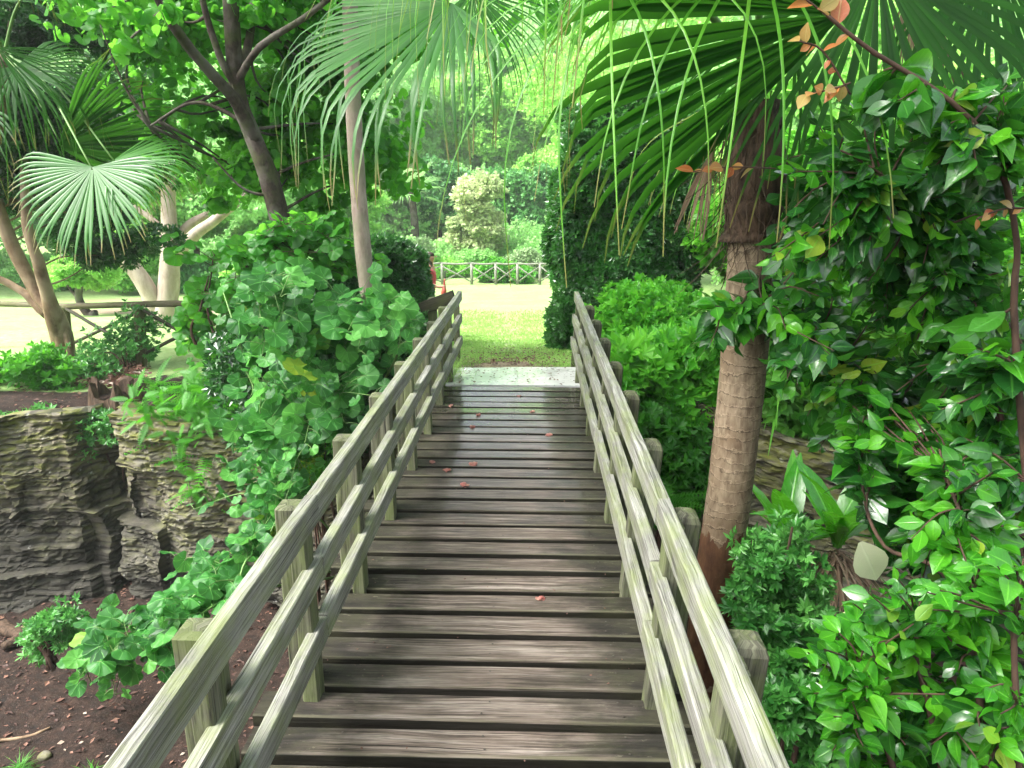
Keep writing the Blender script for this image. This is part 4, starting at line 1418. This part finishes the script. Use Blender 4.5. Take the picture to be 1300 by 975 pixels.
F_ = [(185, 525, 8.9, 16, .55, 'low bright fern at the lip of the cliff left of the hollow'), (245, 500, 8.7, 18, .65, 'leafy fern arching below the log fence post'),
      (290, 520, 8.3, 18, .6, 'fern on the rock edge right of the hollow, under the broad leaves'), (235, 560, 8.2, 12, .6, 'fern hanging over the lit rock face with long arching fronds'),
      (270, 575, 7.9, 14, .55, 'dark fern cascading down the rock beside the trailing shrub'), (255, 620, 7.9, 14, .4, 'small fern clinging half way down the rock face'),
      (320, 470, 8.4, 14, .6, 'fern half hidden behind the pale round leaves'), (200, 490, 9.4, 12, .5, 'fern behind the leaf heap at the top of the bank'),
      (810, 600, 6.4, 16, .5, 'fern drooping on the dark bank right of the bridge'), (845, 640, 5.9, 14, .45, 'low fern close behind the ringed palm trunk')]
for k, (px, py, Y, n, s, lb_) in enumerate(F_):
    fern(onsurf(px, py, Y), n, s, lb_, hang=.45 if k in (3, 4, 5, 8) else .1)

MS = [[(352, 600), (410, 575), (400, 640), (375, 650)], [(325, 680), (352, 650), (345, 720), (325, 730)]]
for k, poly in enumerate(MS):
    pass

# shrubs and herbs: (name, base px,py,Y, label, cat, leaf, polys, template, size, t0)
def sh2(name, bx, by, bY, label, leaf, polys, T=T_SPR, size=.12, t0=.5, tv=.35, cat='shrub', **kw):
    b = P(bx, by, bY)
    b[2] = min(b[2], float(gz(b[0], b[1])) + .0) if bY > 6 else b[2]
    return shrub(name, b, label, cat, leaf, polys, T, size, t0, tv, **kw)


sh2('low_shrub', 60, 520, 9.6, 'low bright shrub on the cliff top at the left edge', L['fern'], [([(-30, 480), (60, 450), (100, 500), (60, 540), (-30, 540)], (9.3, 10.2), 1500)], size=.14, t0=.55, rc=.25)
sh2('low_shrub', 30, 590, 8.8, 'small-leaved plants spilling over the top of the left rock block', L['ground'], [([(-30, 530), (70, 530), (110, 570), (60, 600), (-30, 610)], (8.4, 8.9), 1600)], size=.11, t0=.5, rc=.2)
sh2('climbing_shrub', 160, 470, 10.4, 'thin small-leaved climber tangled in the braces of the log fence', L['ground'], [([(110, 440), (170, 395), (205, 400), (170, 470), (120, 480)], (10.6, 11.2), 700), ([(95, 440), (135, 445), (140, 530), (60, 530)], (9.9, 10.4), 900)], size=.10, t0=.35, rc=.22)
sh2('pit_shrub', 65, 835, 5.6, 'small bushy plant growing alone on the red soil of the pit floor', L['ground'], [([(35, 800), (75, 765), (95, 770), (85, 830), (45, 835)], (5.5, 5.9), 420)], size=.075, t0=.5, rc=.11, nclump=22)
sh2('herb_clump', 410, 640, 6.9, 'mossy low herbs beneath the broad leaves beside the left posts', L['fern'], [([(360, 560), (420, 540), (440, 600), (400, 640)], (6.5, 6.9), 500)], size=.09, t0=.4, rc=.15)

sh2('fern_bank', 240, 520, 9.0, 'mass of small fern fronds covering the rock edge under the broad-leaved shrub', L['fern'], [([(185, 500), (300, 470), (330, 520), (290, 600), (240, 640), (235, 560), (180, 540)], (7.8, 8.8), 900)], T_FERN2, .2, .45, rc=.3, cat='fern')
sh2('low_shrub', 140, 540, 8.8, 'low dusty plants along the lip of the cliff between the rock blocks', L['ground'], [([(90, 520), (180, 535), (180, 560), (80, 560)], (8.3, 8.9), 500)], size=.08, t0=.3, rc=.12)
R_ = [('bank_shrub', 790, 470, 9.3, 'light leafy shrub spreading behind the far posts of the right railing', 'lush', [([(785, 400), (820, 375), (860, 385), (890, 460), (820, 480), (785, 450)], (8.3, 9.8), 3600)], .13, .5),
      ('bank_shrub', 850, 560, 7.0, 'lance-leaved bush on the bank between the right railing and the palm trunk', 'lush', [([(780, 440), (905, 430), (915, 560), (830, 575), (795, 500)], (6.6, 7.9), 3400)], .19, .55),
      ('bank_shrub', 830, 620, 6.3, 'dark drooping undergrowth below the lance-leaved bush', 'fern', [([(800, 500), (850, 540), (900, 560), (900, 640), (830, 650)], (6.2, 6.7), 1700)], .12, .15),
      ('bank_shrub', 1000, 520, 6.6, 'pale feathery undergrowth seen between the palm trunk and the glossy shrub', 'strap', [([(940, 430), (1100, 350), (1220, 380), (1220, 470), (1000, 560), (950, 560)], (6.0, 7.6), 4200)], .16, .65),
      ('tall_shrub', 1000, 400, 9.5, 'tall bright shrubbery behind the palm trunk on the right', 'lush', [([(895, 260), (1000, 200), (1330, 160), (1330, 380), (1000, 420), (900, 400)], (9.0, 11.5), 9000)], .2, .6),
      ('tall_shrub', 1150, 300, 13, 'distant bright foliage glimpsed through the glossy shrub', 'far5', [([(900, 220), (1000, 120), (1330, 60), (1330, 330), (930, 330)], (12.5, 14), 5000)], .3, .55)]
for nm, bx, by, bY, lb_, lf_, polys, sz, t0 in R_:
    sh2(nm, bx, by, bY, lb_, L[lf_], polys, T_SPR2 if 'lance' not in lb_ else T_SPR, sz, t0, rc=.45 if bY > 8 else .32, nclump=60)
# ground cover bushes against the right rail
for (bx, by, bY, lb_, polys, t0) in ((1000, 860, 2.9, 'tiny-leaved bush under the palm trunk beside the nearest right posts', [([(948, 720), (985, 690), (1000, 740), (960, 800)], (2.8, 3.3), 1300), ([(950, 790), (1035, 770), (1045, 830), (960, 850)], (2.6, 3.1), 1700), ([(945, 840), (1000, 830), (1030, 900), (950, 910)], (2.5, 3.0), 1500), ([(930, 690), (1010, 660), (1070, 800), (1050, 910), (940, 900)], (2.6, 3.4), 900)], .5),
                                     (1010, 985, 2.2, 'dusky low bush at the bottom edge beside the right railing', [([(960, 890), (1060, 860), (1100, 1000), (985, 1000)], (2.0, 2.5), 2600)], .3)):
    b = P(bx, by, bY) - A(0, 0, .4)
    shrub('ground_bush', b, lb_, 'shrub', L['ground'], polys, T_SPR, .052, t0, .6, rc=.065, nclump=70, nstem=26)


# strap-leaved clumps
def clump(name, base, n, size, T, leaf, label, cat, spread=.9, group=None, t0=.5, face=None):
    base = np.asarray(base, float)
    t = thing(name, base, label, cat, group)
    a = rng.uniform(0, 2 * math.pi, n)
    el = rng.uniform(1.45 - spread, 1.45, n)
    d = np.stack([np.cos(a) * np.cos(el), np.sin(a) * np.cos(el), np.sin(el)], -1)
    nn = np.stack([-np.cos(a) * np.sin(el), -np.sin(a) * np.sin(el), np.cos(el)], -1)
    g = Geo()
    put(g, T, base + rdir(n) * .03, d, nn, size * rng.uniform(.6, 1.1, n), clampt(t0 + rng.normal(0, .2, n)), rng.uniform(.8, 1.2, n))
    g.build('leaves', leaf, t)
    return t


for k, (px, py, Y, n, s, lb_) in enumerate([(880, 500, 7.4, 60, .8, 'tall grassy clump just left of the palm trunk'), (990, 500, 6.3, 70, .75, 'light strap-leaved clump right of the palm trunk'),
                                            (960, 420, 8.2, 60, .8, 'strap-leaved clump higher on the bank behind the palm trunk'), (845, 430, 8.6, 50, .7, 'narrow-leaved clump below the dark bushy tree')]):
    clump('grassy_clump', P(px, py, Y) - A(0, 0, .1), n, s, T_STRAP, L['strap'], lb_, 'grass clump', 1.0, 'grassy clumps on the right bank', .6)
for px, py, Y, n, s, lb_ in ((1000, 700, 4.3, 12, .62, 'broad wavy-leaved rosette fern nearest the palm trunk'), (1062, 690, 4.1, 16, .6, 'broad-leaved rosette fern with dry fronds hanging beneath, right of the palm')):
    t = clump('rosette_fern', P(px, py, Y), n, s, T_NEST, L['fresh'], lb_, 'fern', .8, None, .6)
    if px > 1050:
        k = 90
        g = Geo()
        a = rng.uniform(0, 6.28, k)
        put(g, T_STRAP, P(px, py + 18, Y) + rdir(k) * .05, np.stack([np.cos(a) * .8 + .3, np.sin(a) * .8 - .2, np.full(k, -.25)], -1), A(0, 0, 1) + rdir(k) * .3, rng.uniform(.35, .6, k), rng.uniform(0, 1, k), .6)
        g.build('dry_fronds', L['dry'], t)

sh2('bank_shrub', 430, 520, 7.6, 'dark small-leaved backdrop added as shade behind the broad pale leaves by the left railing', L['dark'], [([(300, 400), (400, 370), (520, 390), (500, 480), (420, 580), (310, 580)], (6.9, 7.6), 6500)], size=.11, t0=.35, rc=.35, nclump=60)  # added dark foliage standing in for the shade behind the broad leaves
# stuff: moss, litter, grass
g = Geo()
for poly, (y0, y1) in zip(MS, ((6.5, 6.8), (5.6, 6.0))):
    c = in_poly(poly, 2600)
    put(g, T_Q, P(c[:, 0], c[:, 1], rng.uniform(y0, y1, 2600)), rdir(2600), rdir(2600) + A(0, -1, .5), .03, rng.random(2600))
tag(g.build('moss', L['moss'], smooth=False), 'bright yellow-green moss hanging on the rock beside the left posts', 'moss', kind='stuff')
g = Geo()
n = 15000
x, y = rng.uniform(-8, 5, n), rng.uniform(0, 9.5, n)
z = gz(x, y)
put(g, T_Q, np.stack([x, y, z + .012], -1), rdir(n) * A(1, 1, .15), A(0, 0, 1) + rdir(n) * .35, rng.uniform(.015, .085, n) * rng.uniform(.5, 1.2, n), rng.random(n) ** 2.6, rng.uniform(.6, 1.6, n))
n = 700
c = in_poly([(100, 430), (190, 430), (180, 500), (90, 490)], n)
yy = rng.uniform(9.4, 11.4, n)
xx = P(c[:, 0], c[:, 1], yy)[:, 0]
put(g, T_Q, np.stack([xx, yy, gz(xx, yy) + .02 + .05 * rng.random(n)], -1), rdir(n) * A(1, 1, .3), A(0, 0, 1) + rdir(n) * .5, rng.uniform(.06, .13, n), rng.random(n), 1.4)
n = 420
x, y = rng.uniform(-.85, .5, n), np.concatenate([rng.uniform(6.3, 7.0, n // 2), rng.uniform(-1, 6.3, n - n // 2)])
s_ = np.where(np.arange(n) < n // 2, rng.uniform(.012, .035, n), rng.uniform(.006, .014, n))
put(g, T_Q, np.stack([x, y, np.where(y > 6.3, .026, .004)], -1), rdir(n) * A(1, 1, .1), A(0, 0, 1) + rdir(n) * .2, s_, rng.uniform(0, .5, n), 1.4)
n = 1500
x, y = rng.normal(-.25, .45, n), 7 + rng.uniform(0, 1, n) ** 1.6 * 4
put(g, T_Q, np.stack([x, y, gz(x, y) + .03], -1), rdir(n) * A(1, 1, .3), A(0, 0, 1) + rdir(n) * .4, rng.uniform(.012, .04, n), rng.uniform(0, 1, n), 1.4)
tag(g.build('leaf_litter', L['litter'], smooth=False), 'brown and reddish dead leaves scattered over soil, slab and bank', 'leaf litter', kind='stuff')

g = Geo()
n = 80000
u = rng.random(n)
y = 7.0 + 15 * u ** 1.5
x = rng.uniform(-1, 1, n) * (1.3 + (y - 7) * .30) - .05 * (y - 7)
bare = .5 * np.exp(-((x + .25 + (y - 9) * .04) / .35) ** 2) + np.exp(-(((x + .35) / .45) ** 2 + ((y - 7.35) / .7) ** 2)) + np.exp(-((y - 22.0) / .8) ** 2) + .6 * np.exp(-(((x + .95 - (y - 8) * .1) / .25) ** 2 + ((y - 8.1) / .7) ** 2))
k = (rng.random(n) > bare) & (y > 6.99)
x, y = x[k], y[k]
n = len(x)
hh = rng.uniform(.018, .045, n) * (1 + (y - 7) * .06)
put(g, T_Q, np.stack([x, y, gz(x, y) - .004], -1), A(0, 0, .9) + rdir(n) * .75, rdir(n) + A(0, -.4, .8), hh, clampt(rng.normal(.5, .25, n) + .5 * (vn(x * 2, y * 2, 0, 6) - .5)), rng.uniform(.5, 1.1, n))
for cx, cy, r in ((-.82, 6.9, .14), (-.84, 6.5, .08), (.60, 7.1, .10)):
    n = 260
    p = np.stack([cx + rng.normal(0, r * .6, n), cy + rng.normal(0, r, n), np.full(n, -.02)], -1)
    put(g, T_STRAP, p, A(0, 0, 1) + rdir(n) * .6, rdir(n), rng.uniform(.08, .2, n), rng.uniform(.1, .7, n), .6)
tag(g.build('grass', L['grass'], smooth=False), 'short yellow-green grass covering the lawn beyond the bridge', 'grass', kind='stuff')

for k, (px, py, lb_) in enumerate([(18, 942, 'sparse bright grass tuft at the lower left of the soil'), (107, 935, 'spiky grass tuft standing alone in the red soil'), (20, 965, 'grass tuft at the very bottom left corner')]):
    b = P(px, py, 5.2)
    b[2] = gz(b[0], b[1])
    clump('grass_tuft', b, 46, .16, T_STRAP, L['fern'], lb_, 'grass tuft', 1.3, 'grass tufts on the pit floor')

# fallen blossoms on the deck
FL = [(607, 528, 'pink blossom lying on the far planks left of the middle'), (600, 543, 'pale pink blossom on a plank just nearer than the far group'), (572, 516, 'crimson blossom by the left railing at the far end of the deck'),
      (659, 503, 'orange-pink blossom on the wet far planks near the centre'), (697, 552, 'round peach-coloured blossom right of the middle of the deck'), (601, 590, 'largest peach blossom on the middle planks'),
      (568, 598, 'crushed rosy petals beside the largest blossom'), (590, 617, 'small pink petal on a plank nearer than the largest blossom'), (686, 760, 'single small pink blossom alone on the near planks'),
      (549, 588, 'flat pale petal at the left end of a middle plank'), (676, 523, 'tiny brown-pink blossom on the far wet planks')]
for px, py, lb_ in FL:
    ang = TH + math.atan((py - 487.5) / F)
    b = P(px, py, EYE / math.tan(ang))
    b[2] = .004
    t = thing('fallen_blossom', b, lb_, 'flower', 'fallen blossoms on the deck')
    g = Geo()
    k = 6
    a = np.arange(k) * 1.05 + rng.random()
    s = .045 if 'largest' in lb_ or 'round' in lb_ else .03
    put(g, T_RND2, np.tile(b + A(0, 0, .004), (k, 1)) + rdir(k) * .006, np.stack([np.cos(a), np.sin(a), np.full(k, .3)], -1), A(0, 0, 1) + rdir(k) * .5, s, rng.uniform(.1, .9, k), 1)
    g.build('petals', L['petal'], t)

# stones, root and wood on the pit floor
for px, py, Y, s, lb_ in ((27, 695, 7.2, .10, 'grey stone at the foot of the left cliff'), (45, 905, 5.4, .05, 'pale pebble on the bare red soil'), (195, 528, 8.75, .10, 'pale stone resting on the lip of the lit rock')):
    b = P(px, py, Y)
    if py > 600:
        b[2] = gz(b[0], b[1])
    th = np.linspace(0, math.pi, 9)
    ph = np.linspace(0, 2 * math.pi, 15)[:-1]
    T_, P_ = np.meshgrid(th, ph)
    d = np.stack([np.sin(T_) * np.cos(P_), np.sin(T_) * np.sin(P_), np.cos(T_)], -1).reshape(-1, 3)
    r = s * (.75 + .5 * vn(d[:, 0] * 1.6 + px, d[:, 1] * 1.6, d[:, 2] * 1.6))
    v = b + d * r[:, None] * A(1.2, 1, .7) + A(0, 0, s * .4)
    i = (np.arange(14)[:, None] * 9 + np.arange(8)[None])
    j = (((np.arange(14) + 1) % 14)[:, None] * 9 + np.arange(8)[None])
    g = Geo()
    g.add(v, np.stack([i.ravel(), j.ravel(), j.ravel() + 1, i.ravel() + 1], -1), .8)
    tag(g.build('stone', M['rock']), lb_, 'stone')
for pts, r, lb_ in (([(-30, 905, 5.6), (20, 880, 5.7), (50, 855, 5.8)], .02, 'thin pale root or stick lying on the soil at the left edge'), ([(15, 740, 7.4), (40, 755, 7.2), (66, 763, 7.1)], .05, 'broken piece of tan palm wood lying under the cliff'),
                    ([(-20, 690, 7.4), (8, 720, 7.2), (-10, 760, 7.0)], .09, 'dark rotten log at the foot of the cliff at the left edge')):
    q = np.array([P(*a) for a in pts])
    q[:, 2] = gz(q[:, 0], q[:, 1]) + r * .8
    g = Geo()
    tube(g, smooth_path(q, 14), np.linspace(r, r * .5, 14), 9, rough=.3)
    tag(g.build('branch_piece', B['tan'] if 'dark' not in lb_ else B['fibre']), lb_, 'wood')
# rotten stump hollow on the bank
hb = P(150, 520, 9.0)
hb[2] = -1.3
g = Geo()
a = np.linspace(0, 2 * math.pi, 30, endpoint=False)
rings = []
for r, z in ((.42, -.1), (.36, .3), (.32, .48 ), (.24, .45), (.2, .05)):
    rings.append(hb + np.stack([np.cos(a) * r * (1 + .15 * np.sin(3 * a)), np.sin(a) * r, z + (.12 * np.sin(5 * a) + .05 * np.sin(11 * a)) * (z > .2) + 0 * a], -1))
i = (np.arange(4)[:, None] * 30 + np.arange(30)[None])
j = (np.arange(4)[:, None] * 30 + (np.arange(30)[None] + 1) % 30)
g.add(np.concatenate(rings), [np.stack([i.ravel(), j.ravel(), j.ravel() + 30, i.ravel() + 30], -1), 120 + np.arange(30)[None]], .3)
tag(g.build('rotten_stump', B['fibre'], smooth=False), 'dark hollow rotten stump at the top of the cliff beside the tan tree', 'stump')

# ---------------------------------------------------------------- trees and shrubs beyond the lawn
FT = [  # name, px, py_top, py_bottom, Y, width px, leaf, label, t0, leaves
    ('garden_tree', 608, 222, 345, 38, 66, 'far2', 'pale yellow-leaved tree in the middle beyond the lawn', .55, 1500),
    ('garden_tree', 655, 205, 345, 45, 80, 'far3', 'dark green tree right behind the pale yellow one', .45, 4200),
    ('garden_tree', 560, 200, 340, 47, 60, 'far3', 'dark shadowy tree behind the distant palm', .35, 3000),
    ('garden_tree', 700, 190, 330, 52, 90, 'far5', 'lime-green tree at the right of the far clearing', .6, 4200),
    ('garden_tree', 480, 225, 345, 46, 90, 'far4', 'silvery soft-leaved tree left of the distant palm', .7, 3600),
    ('garden_tree', 630, 80, 300, 62, 150, 'far5', 'tall mid-green tree rising behind the yellow one', .5, 5200),
    ('garden_tree', 560, 110, 300, 66, 130, 'far5', 'tall light-green tree at the centre back', .45, 4800),
    ('garden_tree', 715, 60, 300, 60, 140, 'far5', 'tall bright lime tree at the back right of the clearing', .5, 5000),
    ('garden_tree', 470, 70, 300, 58, 150, 'far1', 'broad mid-green tree behind the slender palm trunk', .4, 4600),
    ('garden_tree', 390, 180, 360, 34, 170, 'far5', 'bright bushy tree behind the leaning dark tree', .5, 5200),
    ('garden_tree', 250, 120, 350, 30, 210, 'far1', 'large green tree behind the pollarded trunk', .55, 5600),
    ('garden_tree', 90, 90, 345, 32, 240, 'far3', 'large dark tree at the far left behind the palm', .55, 5600),
    ('garden_tree', 170, 250, 360, 27, 110, 'far5', 'rounded light tree on the lawn edge behind the small umbrella-crowned tree', .5, 3600),
    ('garden_tree', -60, 60, 350, 26, 240, 'far1', 'tall green tree beyond the left edge of the lawn', .4, 5000),
    ('garden_tree', 340, -40, 300, 44, 220, 'far1', 'very tall green tree at the back left', .5, 5200),
    ('garden_tree', 820, 0, 330, 30, 240, 'far5', 'tall bright tree behind the dark bushy column', .5, 5200),
    ('garden_tree', 950, 20, 330, 24, 200, 'far1', 'green tree behind the crown of the ringed palm', .55, 5200),
    ('garden_tree', 1120, -40, 330, 24, 230, 'far5', 'tall light tree behind the glossy shrub', .45, 5200),
    ('garden_tree', 1290, -20, 330, 21, 230, 'far1', 'tall green tree at the far right edge', .45, 5200)]
for nm, px, pt, pbm, Y, wd, lf_, lb_, t0, nl in FT:
    b = onground(px, Y)
    zt = P(px, pt, Y)[2]
    rx = wd / 2 / F * Y * 1.1
    H_ = zt - b[2]
    rz = H_ * .44
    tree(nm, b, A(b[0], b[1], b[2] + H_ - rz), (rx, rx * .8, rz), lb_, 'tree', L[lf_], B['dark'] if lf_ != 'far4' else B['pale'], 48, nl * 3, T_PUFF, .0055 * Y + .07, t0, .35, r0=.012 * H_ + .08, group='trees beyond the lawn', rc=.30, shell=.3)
FS = [(600, 318, 346, 37, 46, 'far1', 'rounded grey-green bush under the yellow tree'), (668, 322, 352, 36, 56, 'far4', 'grey feathery bush against the far fence on the right'),
      (555, 335, 360, 36, 60, 'far5', 'bright low plants before the far fence on the left'), (640, 338, 361, 34.5, 70, 'lush', 'bright ferny plants at the foot of the far fence'),
      (500, 300, 350, 36, 80, 'far4', 'silver bush behind the clipped hedge'), (700, 318, 345, 39, 34, 'far3', 'small dark bush beside the distant bench'),
      (440, 320, 365, 28, 90, 'far1', 'green bush behind the slender palm trunk at the lawn edge'), (330, 325, 385, 26, 120, 'far5', 'bright bush at the back of the left lawn'),
      (30, 330, 380, 27, 120, 'far1', 'bush bordering the left lawn under the dark tree'), (240, 330, 372, 28, 90, 'far3', 'dark bush at the far side of the left lawn')]
for px, pt, pbm, Y, wd, lf_, lb_ in FS:
    b = onground(px, Y)
    zt = P(px, pt, Y)[2]
    H_ = max(.9, zt - b[2])
    rx = wd / 2 / F * Y
    t = thing('garden_shrub', b, lb_, 'shrub', 'shrubs at the far side of the lawn')
    g = Geo()
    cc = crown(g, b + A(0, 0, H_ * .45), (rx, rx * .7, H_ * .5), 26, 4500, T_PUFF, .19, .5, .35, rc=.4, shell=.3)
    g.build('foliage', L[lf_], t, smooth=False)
    g = Geo()
    limbs(g, b, cc, .04, 3)
    g.build('stem', B['twig'], t)

# distant palm
dp = onground(526, 43)
dc = P(522, 243, 43)
FR = []
for k in range(9):
    a = k * 2.4
    e = .9 - .16 * k
    d = A(math.cos(a) * math.cos(e), math.sin(a) * math.cos(e), math.sin(e))
    FR.append(dict(h=dc + d * .9, a=d, n=nrm(UPZ - d * .3), R=1.25, nseg=20, span=1.5, fuse=.4, droop=.8, t0=.5, steps=6, w=1.0))
palm('garden_palm', dp, [dp, (dp + dc) / 2 + A(.1, 0, 0), dc], lambda t: .26 - .06 * t, dc, 'distant fan palm with dark trunk standing left of the pale yellow tree', FR, L['far1'], B['dark'], sides=10)

# hillside wood behind everything
g = Geo()
n = 620
x = rng.uniform(-110, 110, n)
y = rng.uniform(62, 130, n)
z = gz(x, y)
kk = 110
cx = np.repeat(np.stack([x, y, z + rng.uniform(4, 9, n)], -1), kk, 0)
ct = np.repeat(rng.normal(.5, .18, n), kk)
u = rdir(n * kk)
pos = cx + u * A(3.6, 3.6, 4.5) * rng.uniform(.5, 1, (n * kk, 1))
put(g, T_SPR, pos, rdir(n * kk) + u * .4, u * .7 + A(0, 0, .7) + rdir(n * kk) * .5, rng.uniform(.7, 1.4, n * kk), clampt(ct + rng.normal(0, .15, n * kk)))
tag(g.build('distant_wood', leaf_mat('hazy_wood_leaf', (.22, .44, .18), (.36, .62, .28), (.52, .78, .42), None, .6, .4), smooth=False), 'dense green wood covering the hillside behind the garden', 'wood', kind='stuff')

g = Geo()
n, kk = 90, 260
x, y = rng.uniform(-24, 12, n), rng.uniform(36.5, 52, n)
hh = rng.uniform(.6, 1.7, n) + (y - 36) * .16
cx = np.repeat(np.stack([x, y, gz(x, y) + hh * .45], -1), kk, 0)
hr = np.repeat(hh, kk)[:, None]
ct = np.repeat(rng.normal(.5, .22, n), kk)
u = rdir(n * kk)
pos = cx + u * A(.9, .9, .55) * hr * rng.uniform(.35, 1, (n * kk, 1)) ** .5
put(g, T_PUFF, pos, rdir(n * kk) + u * .4, u * .7 + A(0, 0, .7) + rdir(n * kk) * .5, rng.uniform(.18, .34, n * kk), clampt(ct + rng.normal(0, .15, n * kk)))
tag(g.build('shrubbery', L['far1'], smooth=False), 'continuous mixed shrubbery closing the garden behind the far fence', 'shrubbery', kind='stuff')

# canopy behind and above the viewer
for x, y, z, r, lb_ in ((-4.5, -3.5, 5.5, 3.2, None), (4.6, -2.5, 5.2, 3.0, None), (3.8, 5.0, 5.6, 2.2, None)):
    pass


# ---------------------------------------------------------------- person half hidden by the hedge
def skin_chain(name, verts, edges, radii, mat, parent, sub=2):
    me = bpy.data.meshes.new(name)
    me.from_pydata([tuple(v) for v in verts], edges, [])
    o = bpy.data.objects.new(name, me)
    COL.objects.link(o)
    bpy.context.view_layer.objects.active = o
    m = o.modifiers.new('skin', 'SKIN')
    for i, r in enumerate(radii):
        sv = me.skin_vertices[0].data[i]
        sv.radius = r if isinstance(r, tuple) else (r, r)
        sv.use_root = i == 0
    m.use_smooth_shade = True
    s = o.modifiers.new('sub', 'SUBSURF')
    s.levels = s.render_levels = sub
    dg = bpy.context.evaluated_depsgraph_get()
    ev = bpy.data.meshes.new_from_object(o.evaluated_get(dg))
    o.modifiers.clear()
    o.data = ev
    ev.name = name
    ev.materials.clear()
    ev.materials.append(mat)
    ev.polygons.foreach_set('use_smooth', [True] * len(ev.polygons))
    o.parent = parent
    return o


def plain(name, c, r=.8, spec=.4):
    t = NT(name)
    n = t.noise(t.obj(), 18, 4)
    return t.bsdf(t.mix(t.math('MULTIPLY', n, .35), c, tuple(x * .6 for x in c)), r, n, .2, .004, spec)


PM = {k: plain(*v) for k, v in dict(skin=('skin', (.50, .27, .19), .5), shirt=('pink_cloth', (.68, .10, .16)), jean=('blue_denim', (.06, .14, .24)), hair=('dark_hair', (.03, .02, .015)),
                                    shoe=('shoe', (.08, .07, .07)), umb=('umbrella_cloth', (.50, .10, .07), .5)).items()}
pbp = onground(541, 13.3)
pbp[2] = float(gz(pbp[0], pbp[1]))
per = thing('person', pbp, 'person in pink shirt and blue jeans walking behind the hedge, red umbrella in hand', 'person')
# faces +X (to the right), mid-stride
hipz = .88
bv = [(0, 0, hipz), (.01, 0, 1.05), (.03, 0, 1.25), (.04, 0, 1.38), (.055, 0, 1.47), (.075, 0, 1.55), (.085, 0, 1.63),
      (.02, -.09, .85), (.13, -.09, .48), (.06, -.09, .10), (.20, -.09, .05),
      (-.01, .09, .85), (-.06, .09, .48), (-.24, .09, .14), (-.13, .09, .05),
      (.04, -.17, 1.36), (.02, -.21, 1.12), (.23, -.20, 1.05), (.31, -.195, 1.05), (.04, .17, 1.36), (-.06, .21, 1.10), (.06, .2, .90), (.09, .195, .83)]
be = [(0, 1), (1, 2), (2, 3), (3, 4), (4, 5), (5, 6), (0, 7), (7, 8), (8, 9), (9, 10), (0, 11), (11, 12), (12, 13), (13, 14), (3, 15), (15, 16), (16, 17), (17, 18), (3, 19), (19, 20), (20, 21), (21, 22)]
br = [(.10, .14), (.09, .125), (.10, .15), (.08, .14), .05, (.095, .075), (.085, .07), .085, .055, .038, .03, .085, .055, .038, .03, .05, .038, .03, .028, .05, .038, .03, .028]
skin_chain('body', bv, be, br, PM['skin'], per)
off = lambda L_: [tuple(np.array(bv[i])) for i in L_]
skin_chain('shirt', off([0, 1, 2, 3, 15, 19]) + [(.03, -.195, 1.24), (-.01, .195, 1.24)], [(0, 1), (1, 2), (2, 3), (3, 4), (3, 5), (4, 6), (5, 7)], [(.12, .16), (.11, .145), (.12, .17), (.095, .155), .065, .065, .056, .056], PM['shirt'], per)
skin_chain('trousers', off([0, 7, 8, 9, 11, 12, 13]), [(0, 1), (1, 2), (2, 3), (0, 4), (4, 5), (5, 6)], [(.118, .155), .1, .07, .058, .1, .07, .058], PM['jean'], per)
skin_chain('hair', [(.05, 0, 1.52), (.06, 0, 1.60), (.075, 0, 1.68), (.03, 0, 1.45)], [(0, 1), (1, 2), (0, 3)], [.08, (.092, .085), (.075, .07), .05], PM['hair'], per)
for i, (x, y, z, tz) in enumerate(((.06, -.09, .05, .02), (-.24, .09, .12, -.04))):
    skin_chain('shoe', [(x - .05, y, z + .01), (x + .06, y, z), (x + .16, y, z + tz)], [(0, 1), (1, 2)], [.05, .048, .035], PM['shoe'], per, 1)
# nose, ears, fingers of the leading hand
skin_chain('nose', [(.165, 0, 1.60), (.185, 0, 1.575)], [(0, 1)], [.012, .014], PM['skin'], per, 1)
for s in (-1, 1):
    skin_chain('ear', [(.07, s * .075, 1.61), (.068, s * .082, 1.57)], [(0, 1)], [.014, .010], PM['skin'], per, 1)
for k in range(4):
    z = 1.075 - k * .019
    skin_chain('finger', [(.30, -.20, z), (.345, -.215, z), (.368, -.195, z), (.350, -.170, z)], [(0, 1), (1, 2), (2, 3)], [.011, .010, .009, .008], PM['skin'], per, 1)
skin_chain('thumb', [(.30, -.185, 1.065), (.33, -.16, 1.08), (.36, -.165, 1.085)], [(0, 1), (1, 2)], [.012, .011, .009], PM['skin'], per, 1)
hand = pbp + A(.335, -.193, 1.04)
um = thing('folded_umbrella', hand + A(-.03, 0, -.9), 'folded dark red umbrella held upright pointing at the ground beside the person', 'umbrella')
g = Geo()
dn = A(-.10, 0, -1)
tube(g, smooth_path([hand - dn * .16, hand, hand + dn * .2, hand + dn * .45, hand + dn * .72], 24), [.016, .016, .016, .017, .018, .02, .035, .045, .05, .05, .048, .046, .043, .04, .037, .034, .03, .026, .023, .02, .016, .013, .01, .007], 12, rough=.2)
g.build('canopy', PM['umb'], um)
g = Geo()
tube(g, smooth_path([hand - dn * .30 + A(.05, 0, -.03), hand - dn * .30, hand - dn * .2, hand - dn * .1], 12), .010, 8)
g.build('handle', PM['shoe'], um)
bpy.context.view_layer.update()
